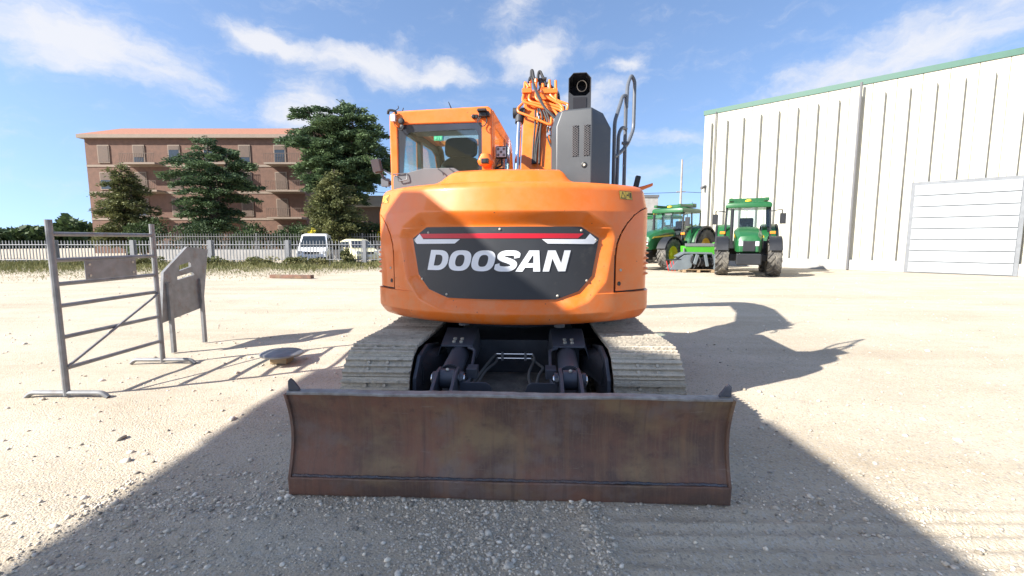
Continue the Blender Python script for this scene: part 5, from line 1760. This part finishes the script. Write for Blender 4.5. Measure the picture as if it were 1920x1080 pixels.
def vehicle(name, label, cat, body, glass_pts, W, L, H, m, loc, rz, wheel_r=.31):
    """x forward, y left. body: list of (x, z_top) for the silhouette; tumblehome towards the roof"""
    v = thing(name, label, cat, loc, rz)
    belt = glass_pts['belt']
    # lower body
    low = [(x, min(z, belt)) for x, z in body]
    rings = []
    xs_ = [x for x, _ in body]
    for x, z in low:
        w = W / 2 * (1 - .10 * abs((x) / (L / 2)) ** 5)
        rings.append([Vector((x, -w * .96, .22)), Vector((x, -w, .45)), Vector((x, -w, max(.5, z - .10))), Vector((x, -w * .93, z)), Vector((x, w * .93, z)), Vector((x, w, max(.5, z - .10))), Vector((x, w, .45)), Vector((x, w * .96, .22))])
    bo = MB().loft(rings).build('body', m, v, bevel=.02)
    # greenhouse
    gh = [(x, z) for x, z in glass_pts['roof']]
    rings = []
    for x, z in gh:
        wt_, wb = W / 2 * .80, W / 2 * .93
        rings.append([Vector((x, -wb, belt - .02)), Vector((x, -(wb + (wt_ - wb) * .9) if z > belt + .1 else -wb, z - .06 if z > belt + .1 else belt)), Vector((x, -wt_ * .85, z)), Vector((x, wt_ * .85, z)), Vector((x, (wb + (wt_ - wb) * .9) if z > belt + .1 else wb, z - .06 if z > belt + .1 else belt)), Vector((x, wb, belt - .02))])
    MB().loft(rings).build('cabin', m, bo, bevel=.015)
    # windscreen and side windows as dark glass set just proud
    (xa, za), (xb, zb) = glass_pts['screen']
    n_ = Vector((zb - za, 0, xa - xb)).normalized()
    if n_.x < 0: n_ = -n_
    o_ = n_ * .022
    q = [Vector((xa, -W / 2 * .84, za)) + o_, Vector((xa, W / 2 * .84, za)) + o_, Vector((xb, W / 2 * .70, zb)) + o_, Vector((xb, -W / 2 * .70, zb)) + o_]
    MB().add(q + [p - n_ * .02 for p in q], [(0, 1, 2, 3), (4, 5, 6, 7), (0, 1, 5, 4), (1, 2, 6, 5), (2, 3, 7, 6), (3, 0, 4, 7)]).build('windscreen', CARGLASS, v, smooth=0)
    for sg in (-1, 1):
        for (x0, x1, z0, z1, s0) in glass_pts['sides']:
            y0, y1 = W / 2 * .935, W / 2 * .83
            q = [Vector((x0, sg * y0, z0)), Vector((x1, sg * y0, z0)), Vector((x1 - s0, sg * y1, z1)), Vector((x0, sg * y1, z1))]
            q = [p + Vector((0, sg * .012, 0)) for p in q]
            MB().add(q + [p - Vector((0, sg * .02, 0)) for p in q], [(0, 1, 2, 3), (4, 5, 6, 7), (0, 1, 5, 4), (1, 2, 6, 5), (2, 3, 7, 6), (3, 0, 4, 7)]).build('side_window', CARGLASS, v, smooth=0)
        MB().box((L / 2 - .12, sg * W * .36, glass_pts['lamp_z']), (.12, .30, .17), Matrix.Rotation(R(-sg * 14), 3, 'Z')).build('headlight', LAMP, v, bevel=.03)
        MB().box((glass_pts['mir'], sg * (W / 2 + .10), belt + .10), (.10, .16, .17)).build('wing_mirror', BLACK, v, bevel=.03)
        for x in (L / 2 - .80, -L / 2 + .75):
            wh_ = MB().lathe([(.18, -.09), (wheel_r - .02, -.10), (wheel_r, -.07), (wheel_r, .07), (wheel_r - .02, .10), (.18, .09)], (x, sg * (W / 2 - .10), wheel_r), (0, 1, 0), 22).build('wheel', RUBBER, v)
            MB().lathe([(.19, 0), (.17, .02), (.04, .025), (.01, .02)], (x, sg * (W / 2 - .10) + sg * .085, wheel_r), (0, sg, 0), 16).build('rim', GREYLT, wh_)
    MB().bx(L / 2 - .06, L / 2 + .06, -W * .46, W * .46, .25, .52).build('bumper', BLACK if m is VWHITE else m, v, bevel=.05)
    MB().bx(L / 2 - .02, L / 2 + .035, -W * .24, W * .24, glass_pts['lamp_z'] - .10, glass_pts['lamp_z'] + .03).build('grille', BLACK, v, bevel=.01)
    MB().bx(L / 2 + .055, L / 2 + .07, -.26, .26, .40, .51).build('number_plate', WHITE, v)
    MB().bx(-L / 2 + .2, L / 2 - .2, -W * .42, W * .42, .16, .26).build('underbody', BLACK, v)
    return v


vehicle('van', 'white van facing the yard behind the picket fence', 'van',
        [(-2.1, 1.02), (-2.05, 1.10), (0.9, 1.10), (1.25, 1.08), (1.75, .98), (1.98, .86), (2.08, .62)],
        {'belt': 1.10, 'roof': [(-2.08, 1.85), (-1.9, 1.98), (-.5, 2.05), (.3, 2.0), (.55, 1.90), (1.22, 1.12)], 'screen': ((1.20, 1.13), (.57, 1.86)),
         'sides': [(-.15, .98, 1.14, 1.72, .42), (-1.3, -.25, 1.14, 1.75, 0)], 'lamp_z': .82, 'mir': .95}, 1.92, 4.2, 2.05, VWHITE, (-13.45, 30.9, .0), R(-74))
vehicle('hatchback_car', 'pale yellow hatchback parked behind the picket fence', 'car',
        [(-1.85, .86), (-1.8, .92), (.7, .95), (1.1, .92), (1.55, .82), (1.78, .68), (1.85, .55)],
        {'belt': .95, 'roof': [(-1.82, 1.20), (-1.5, 1.46), (-.6, 1.56), (.05, 1.52), (.3, 1.44), (.98, .96)], 'screen': ((.96, .98), (.32, 1.41)),
         'sides': [(-.35, .75, .98, 1.38, .45), (-1.35, -.42, .98, 1.36, 0)], 'lamp_z': .68, 'mir': .7}, 1.68, 3.7, 1.55, VCREAM, (-10.6, 31.0, .12), R(-52))
bl = MB().box((-8.2, 30.2, 1.30), (.5, .4, .3)).box((-8.2, 30.2, 1.05), (.4, .3, .24)).build('blue_bin', mat('blue_plastic', (.12, .36, .62), .5), bevel=.05)
tag(bl, 'light blue plastic container beside the left end of the excavator', 'container')
MB().bx(-8.5, -7.9, 29.9, 30.5, 0, .93).build('stand', CONC, bl)

# ------------------------------------------------------------------ vegetation
def leaf_mat(name, a, b):
    m = bpy.data.materials.new(name)
    m.use_nodes = True
    t = m.node_tree
    L = t.links.new
    bs = t.nodes['Principled BSDF']
    at = N(t, 'ShaderNodeAttribute', attribute_name='tone')
    mx = N(t, 'ShaderNodeMix', data_type='RGBA')
    L(at.outputs['Fac'], mx.inputs[0])
    mx.inputs[6].default_value = (*a, 1)
    mx.inputs[7].default_value = (*b, 1)
    L(mx.outputs[2], bs.inputs['Base Color'])
    bs.inputs['Roughness'].default_value = 0.65
    bs.inputs['Specular IOR Level'].default_value = 0.25
    tr = N(t, 'ShaderNodeBsdfTranslucent')
    L(mx.outputs[2], tr.inputs[0])
    ms = N(t, 'ShaderNodeMixShader')
    ms.inputs[0].default_value = 0.22
    L(bs.outputs[0], ms.inputs[1])
    L(tr.outputs[0], ms.inputs[2])
    L(ms.outputs[0], t.nodes['Material Output'].inputs[0])
    return m


CEDAR = leaf_mat('cedar_needles', (0.040, 0.075, 0.040), (0.115, 0.17, 0.07))
OLIVE = leaf_mat('olive_foliage', (0.065, 0.082, 0.032), (0.18, 0.185, 0.07))
HEDGE = leaf_mat('dark_hedge_leaves', (0.024, 0.046, 0.020), (0.07, 0.105, 0.036))
WEED = leaf_mat('weed_blades', (0.075, 0.095, 0.030), (0.22, 0.20, 0.085))
YELF = leaf_mat('yellow_blossom', (0.30, 0.30, 0.03), (0.62, 0.52, 0.03))
BARK = mat('bark', (0.09, 0.07, 0.055), 0.9, var=0.3, vscale=6, bump=0.6, bscale=15)


def leaves_object(name, C, D, ln, wd, m, parent=None):
    """one diamond leaf per centre C (n,3) with direction D (n,3)"""
    n = len(C)
    D = D / np.linalg.norm(D, axis=1, keepdims=True)
    Rn = rng.normal(0, 1, (n, 3))
    Sd = np.cross(D, Rn)
    Sd /= np.linalg.norm(Sd, axis=1, keepdims=True) + 1e-9
    ln = np.asarray(ln).reshape(-1, 1) * np.ones((n, 1))
    wd = np.asarray(wd).reshape(-1, 1) * np.ones((n, 1))
    V = np.stack([C - D * ln * .5, C + Sd * wd * .5 - D * ln * .05, C + D * ln * .5, C - Sd * wd * .5 - D * ln * .05], 1).reshape(-1, 3)
    me = fast_mesh(name, V, 4, np.arange(4 * n), m, smooth=False)
    a = me.attributes.new('tone', 'FLOAT', 'POINT')
    return me, a, n


def set_tone(a, tone):
    a.data.foreach_set('value', np.repeat(np.clip(tone, 0, 1), 4).astype(np.float32))


def conifer(label, loc, H, z0, rad, tips, nb, m, seed, group=None, droop=.10, dens=13, leaf=.30, shape=None):
    r = np.random.default_rng(seed)
    t = thing('conifer_tree', label, 'tree', loc, 0, group)
    mb = MB()
    for (tx, ty, tz) in tips:
        mb.tube(spline([(0, 0, 0), (tx * .15, ty * .15, tz * .35), (tx * .7, ty * .7, tz * .7), (tx, ty, tz)], 5), .32 * H / 15, 8, .03)
    C, D, T = [], [], []
    for k in range(nb):
        tip = tips[k % len(tips)]
        f = (k / nb + r.uniform(0, .02)) % 1
        z = z0 + (tip[2] - .15 - z0) * f
        fz = z / tip[2]
        sx, sy = tip[0] * max(0, fz - .3) / .7, tip[1] * max(0, fz - .3) / .7
        rr = rad * shape(f) * r.uniform(.72, 1.1)
        a = r.uniform(0, 2 * math.pi)
        base = np.array([sx, sy, z])
        end = base + np.array([math.cos(a) * rr, math.sin(a) * rr, rr * r.uniform(-.10, .22) - droop * rr])
        mid = (base + end) / 2 + np.array([0, 0, .12 * rr])
        mb.tube(spline([tuple(base), tuple(mid), tuple(end)], 3), .05, 5, .012)
        nt = max(4, int(rr * dens))
        tone_b = r.uniform(.15, .75)
        for q in range(nt):
            s = .18 + .82 * (q + r.uniform(0, 1)) / nt
            p = base * (1 - s) ** 2 + 2 * mid * s * (1 - s) + end * s * s
            side = (1.05 - s * .75) * .42 * rr ** .6
            lat = r.uniform(-1, 1) * side
            p = p + np.array([-math.sin(a) * lat, math.cos(a) * lat, r.normal(0, .09) - .10 * abs(lat)])
            n_ = 9
            cc = p + r.normal(0, .17, (n_, 3)) * np.array([1, 1, .55])
            dd = np.array([math.cos(a), math.sin(a), .0]) + np.array([-math.sin(a), math.cos(a), 0]) * lat * 1.5 + r.normal(0, .55, (n_, 3)) * np.array([1, 1, .6])
            C.append(cc); D.append(dd)
            T.append(np.clip(tone_b + .35 * (s - .5) + r.normal(0, .18, n_), 0, 1))
    C, D, T = np.concatenate(C), np.concatenate(D), np.concatenate(T)
    mb.build('trunk', BARK, t)
    me, a, n_ = leaves_object('crown', C, D, leaf * r.uniform(.7, 1.3, len(C)), leaf * .42, m)
    set_tone(a, T)
    link('crown', me, t)
    return t


def bush(name, label, loc, rx, ry, h, n, m, seed, cat='shrub', group=None, leaf=.16, z0=.1, lumps=9, trunk=True):
    r = np.random.default_rng(seed)
    t = thing(name, label, cat, loc, 0, group)
    cen = np.stack([r.uniform(-.65, .65, lumps) * rx, r.uniform(-.65, .65, lumps) * ry, z0 + (h - z0) * r.uniform(.25, .78, lumps)], -1)
    rad = r.uniform(.30, .52, lumps)[:, None] * np.array([rx, ry, (h - z0) * .62])
    k = r.integers(0, lumps, n)
    d = r.normal(0, 1, (n, 3))
    d /= np.linalg.norm(d, axis=1, keepdims=True)
    C = cen[k] + d * rad[k] * r.uniform(.55, 1.08, (n, 1))
    C[:, 2] = np.clip(C[:, 2], z0 * .6, None)
    D = d + r.normal(0, .8, (n, 3))
    me, a, _ = leaves_object('foliage', C, D, leaf * r.uniform(.7, 1.3, n), leaf * .55, m)
    set_tone(a, r.uniform(.2, .8, lumps)[k] + r.normal(0, .2, n))
    link('foliage' if cat == 'shrub' else 'crown', me, t)
    mb = MB()
    for q in range(min(lumps, 7)):
        mb.tube(spline([(cen[q][0] * .08, cen[q][1] * .08, 0), (cen[q][0] * .4, cen[q][1] * .4, cen[q][2] * .5), tuple(cen[q])], 4), .035 * h / 2, 6, .012)
    mb.build('trunk' if cat == 'tree' else 'stem', BARK, t)
    return t


def cedar_shape(f):
    return lerp_tab([(0, .62), (.15, .82), (.35, .92), (.6, 1.0), (.78, .9), (.9, .55), (1, .10)], f)


conifer('tall dark spreading conifer standing behind the fence', (-16.6, 44.5, 0), 15, 5.5, 3.9, [(-2.9, 0, 14.3), (.1, .5, 15.0), (1.6, -.3, 14.3), (3.1, 0, 12.6), (-1.2, .6, 13.2)], 230, CEDAR, 3, 'conifers left of the excavator', dens=16, shape=cedar_shape)
conifer('smaller olive green conifer in front of the tall dark one', (-14.9, 38.5, 0), 7.4, .8, 2.5, [(0, 0, 7.5), (-.9, .2, 6.6)], 120, OLIVE, 5, 'conifers left of the excavator', dens=16, leaf=.24, shape=lambda f: lerp_tab([(0, .8), (.3, 1), (.6, .82), (.85, .5), (1, .1)], f))
conifer('dark conifer at the far left beyond the fence', (-31, 47, 0), 12, 2.5, 4.0, [(0, 0, 12), (1.8, .4, 11)], 110, CEDAR, 9, 'conifers left of the excavator', dens=12, shape=cedar_shape)
conifer('olive green conifer left of the brick apartment block', (-37.5, 44, 0), 9, 1.0, 2.9, [(0, 0, 9.0), (.9, .2, 8)], 100, OLIVE, 12, 'conifers left of the excavator', dens=12, leaf=.26, shape=lambda f: lerp_tab([(0, .8), (.3, 1), (.6, .82), (.85, .5), (1, .1)], f))
hs = [(-20.5, 41.5, 2.4, 3.6), (-18.0, 40.5, 1.9, 3.0), (-15.6, 41.5, 2.2, 3.4), (-13.0, 41.0, 2.1, 3.1), (-10.6, 40.5, 1.9, 3.3), (-8.2, 41, 2.0, 2.7), (-24, 41, 2.4, 3.4), (-28.5, 40.5, 2.6, 3.0), (-33.5, 41, 2.7, 3.6)]
wl = ['under the left side of the tall conifer', 'left of the olive conifer', 'behind the olive conifer', 'right of the olive conifer', 'in front of the low grey-roofed building', 'touching the left edge of the excavator', 'in front of the brick apartment block', 'below the far left conifer', 'at the far left end of the fence']
for i, (x, y, r_, h) in enumerate(hs):
    bush('shrub', 'dark green shrub ' + wl[i], (x, y, 0), r_, 1.4, h, 2600, HEDGE, 40 + i, group='shrubs behind the fences', leaf=.24)
bush('flowering_shrub', 'small yellow flowering shrub just above the white van roof', (-15.9, 36.2, 0), .6, .4, 2.5, 420, YELF, 71, group='yellow flowering shrubs', leaf=.16, z0=1.2)
bush('flowering_shrub', 'yellow flowering shrub beside the excavator at the dark fence', (-10.5, 38.6, 0), 1.2, .6, 2.9, 700, YELF, 72, group='yellow flowering shrubs', leaf=.13, z0=1.2)

# grass verge in front of the fence
n = 52000
gx_ = rng.uniform(-34, -2.6, n)
front = 18.2 + (gx_ + 9.0) * 1.35
front = np.where(gx_ < -9, 18.0 + (gx_ + 9) * .12, 18.2 + (gx_ + 9.0) * 2.3)
front = np.minimum(front + 1.2 * (vnoise(gx_ * .8, gx_ * 0, 8) - .5), 28.2)
gy_ = front + (28.9 - front) * rng.uniform(0, 1, n) ** .62
tall = np.clip((gy_ - front) / (28.5 - front + .01), 0, 1)
hh = (.06 + .30 * tall ** 1.6 * (.4 + vnoise(gx_ * 1.3, gy_ * 1.3, 9))) * rng.uniform(.5, 1.4, n)
keep = rng.uniform(0, 1, n) < (.25 + .75 * tall) * np.clip(.35 + vnoise(gx_ * 1.1, gy_ * 1.1, 12), 0, 1)
gx_, gy_, hh = gx_[keep], gy_[keep], hh[keep]
C = np.stack([gx_, gy_, hh * .5 - .02], -1)
D = np.stack([rng.normal(0, .35, len(hh)), rng.normal(0, .35, len(hh)), np.ones(len(hh))], -1)
me, a, _ = leaves_object('grass', C, D, hh, np.clip(hh * .16, .02, .05), WEED)
set_tone(a, rng.uniform(0, 1, len(hh)) * .6 + .4 * vnoise(gx_ * .7, gy_ * .7, 3))
tag(link('grass', me), 'dry green grass verge along the foot of the fence', 'grass', kind='stuff')
for i, (x, y, h, r_) in enumerate(((-13.2, 27.3, .60, 1.0), (-11.9, 27.5, .5, .8), (-15.0, 27.2, .6, 1.0), (-10.3, 27.9, 1.05, .4), (-18.2, 27.2, .6, 1.1), (-22, 27.1, .65, 1.2))):
    bush('weed', ['scruffy green weed clump below the van bumper', 'weed clump left of the wide fence post', 'weed clump at the left wheel of the van', 'tall thin weed growing through the fence before the pale car', 'weed clump on the verge far left of the van', 'weed clump at the far left end of the verge'][i],
         (x, y, 0), r_, .5, h, 900, WEED, 90 + i, 'weed', 'weeds at the fence', leaf=.13, z0=.03, lumps=8)
be = MB().box((-9.3, 18.9, .07), (1.9, .25, .14), Matrix.Rotation(R(-9), 3, 'Z')).build('rusty_beam', RUST, bevel=.01)
tag(be, 'rusty steel beam lying at the edge of the grass', 'beam')

# ------------------------------------------------------------------ left: buildings
BRICK = mat('brown_brick', (0.15, 0.085, 0.06), 0.9, var=0.18, vscale=2.0, bump=0.1, bscale=40)
PLAST = mat('beige_plaster', (0.26, 0.205, 0.16), 0.9, var=0.08, vscale=1)
SHUT = mat('brown_shutter', (0.10, 0.065, 0.045), 0.7, var=0.15)
ap = thing('apartment_block', 'brown brick apartment block with balconies behind the conifers', 'building', (-24.9, 55, 0))
MB().bx(-26, 0, 0, 12, 0, 13.6).build('wall', BRICK, ap)
MB().bx(-26.5, .5, -.5, 12.5, 13.6, 14.0).build('roof', PLAST, ap)
MB().prism([(-.5, 14.0), (12.5, 14.0), (6, 16.2)], (-26.5, 0, 0), (0, 1, 0), (0, 0, 1), (27, 0, 0)).build('roof_ridge', mat('roof_tile', (.28, .12, .07), .9, var=.2, vscale=6), ap)
for fl in range(4):
    z = 1.2 + fl * 3.15
    MB().bx(-26, .0, -.06, -.002, z - .35, z - .1).build('floor_band', PLAST, ap)
    for k in range(6):
        x = -2.8 - k * 4.2
        w = MB().bx(x - .7, x + .7, -.10, -.003, z + .1, z + 2.2).build('window', PLAST, ap)
        zc = z + .2 + 1.9 * random.choice((0, 0, .3, .55, .75))
        MB().bx(x - .6, x + .6, -.13, -.101, zc, z + 2.1).build('shutter', SHUT, w)
        if zc > z + .3:
            MB().bx(x - .6, x + .6, -.115, -.101, z + .2, zc - .01).build('pane', CARGLASS, w)
    for x0 in (-3.8, -12.2, -20.6):
        b_ = MB().bx(x0 - .2, x0 + 3.9, -1.5, -.061, z - .25, z - .05).build('balcony', PLAST, ap)
        MB().bx(x0 - .2, x0 + 3.9, -1.5, -1.45, z + .95, z + 1.0).build('handrail', SHUT, b_)
        for q in range(21):
            MB().bx(x0 - .18 + q * .2, x0 - .15 + q * .2, -1.49, -1.46, z - .05, z + .95).build('baluster', SHUT, b_)
lb = thing('low_building', 'low brown building with pale grey flat roof behind the shrubs', 'building', (-17.8, 48, 0))
MB().bx(0, 13, 0, 9, 0, 5.05).build('wall', mat('dark_brown_render', (.12, .085, .065), .9, var=.12), lb)
MB().bx(-.8, 13.5, -1.0, 9.5, 5.05, 6.15).build('roof', CONC, lb)
for k in range(4):
    w = MB().bx(1.0 + k * 3, 2.6 + k * 3, -.08, -.003, 1.6, 3.6).build('window', SHUT, lb)
    MB().bx(1.1 + k * 3, 2.5 + k * 3, -.10, -.081, 1.7, 3.5).build('pane', CARGLASS, w)

# far trees along the horizon
n = 60000
ang = rng.uniform(R(-70), R(70), n)
dist = rng.uniform(125, 150, n)
xx, yy = dist * np.sin(ang), dist * np.cos(ang)
top = 3.0 + 5.0 * vnoise(ang * 22, ang * 0, 21) * (.5 + .7 * vnoise(ang * 90, ang * 0, 22))
zz = top * rng.uniform(0, 1, n) ** .8
me, a, _ = leaves_object('woodland', np.stack([xx, yy, zz], -1), rng.normal(0, 1, (n, 3)), 1.5 * rng.uniform(.6, 1.3, n), .9, HEDGE)
set_tone(a, rng.uniform(.3, 1, n))
tag(link('woodland', me), 'distant line of trees along the horizon', 'woodland', kind='stuff')

# ------------------------------------------------------------------ left: hurdle and sheet added to cast ground shadows, and the round plate
RK = mat('galvanised_tube', (0.20, 0.205, 0.21), 0.5, metal=.25, var=0.2, vscale=9, dirt=(.16, .085, .045), dirt_amt=.25, dirt_scale=7)
rk = thing('shadow_hurdle', 'galvanised tube hurdle added left of the tracks to cast bar shadows', 'hurdle', (-4.55, 0, 0))
for y in (4.45, 5.72):
    MB().tube([(0, y, .02), (0, y, 1.80)], .03, 10).build('post', RK, rk)
    MB().tube(fillet([(-.42, y, .0), (-.36, y, .05), (.36, y, .05), (.42, y, .0)], .05), .025, 8).build('foot', RK, rk)
for z in (.30, .62, .94, 1.16, 1.40, 1.66):
    MB().tube([(0, 4.45, z), (0, 5.72, z)], .022, 8).build('rung', RK, rk)
MB().tube([(.03, 4.46, .32), (.03, 5.70, .92)], .014, 6).build('brace', RK, rk)
MB().bx(.022, .03, 4.75, 5.40, 1.18, 1.38).build('plate', RK, rk, bevel=.002)
for (y, z) in ((4.80, 1.22), (5.35, 1.22), (4.80, 1.34), (5.35, 1.34)):
    MB().lathe([(.014, 0), (.014, .008), (.001, .009)], (.03, y, z), (1, 0, 0), 6).build('bolt', STEEL, rk)
bd = thing('shadow_sheet', 'sheet metal on legs added beyond the tube hurdle to cast a solid shadow', 'guard', (-4.9, 0, 0))  # invented stand-in, outline cut for the shadow it throws
MB().plate([(6.15, .45), (7.0, .55), (7.2, 1.45), (6.75, 1.50), (6.25, 1.15)], [[(6.55, 1.15), (6.8, 1.2), (6.8, 1.28), (6.55, 1.23)], [(6.5, 1.02), (6.85, 1.07), (6.85, 1.12), (6.5, 1.07)]], (0, 0, 0), (0, 1, 0), (0, 0, 1), (.04, 0, 0)).build('sheet', RK, bd)
for y in (6.3, 6.95):
    MB().bx(.041, .08, y - .03, y + .03, 0, 1.0).build('leg', RK, bd)
dc = thing('steel_disc', 'round dark steel plate resting on a block at the left', 'plate', (-3.03, 5.78, 0))
MB().lathe([(.02, .105), (.245, .10), (.262, .112), (.262, .128), (.24, .140), (.02, .150)], (0, 0, 0), (0.02, 0, 1), 40).build('plate', RK, dc)
MB().bx(-.11, .11, -.10, .10, 0, .10).build('block', WOOD, dc, bevel=.01)
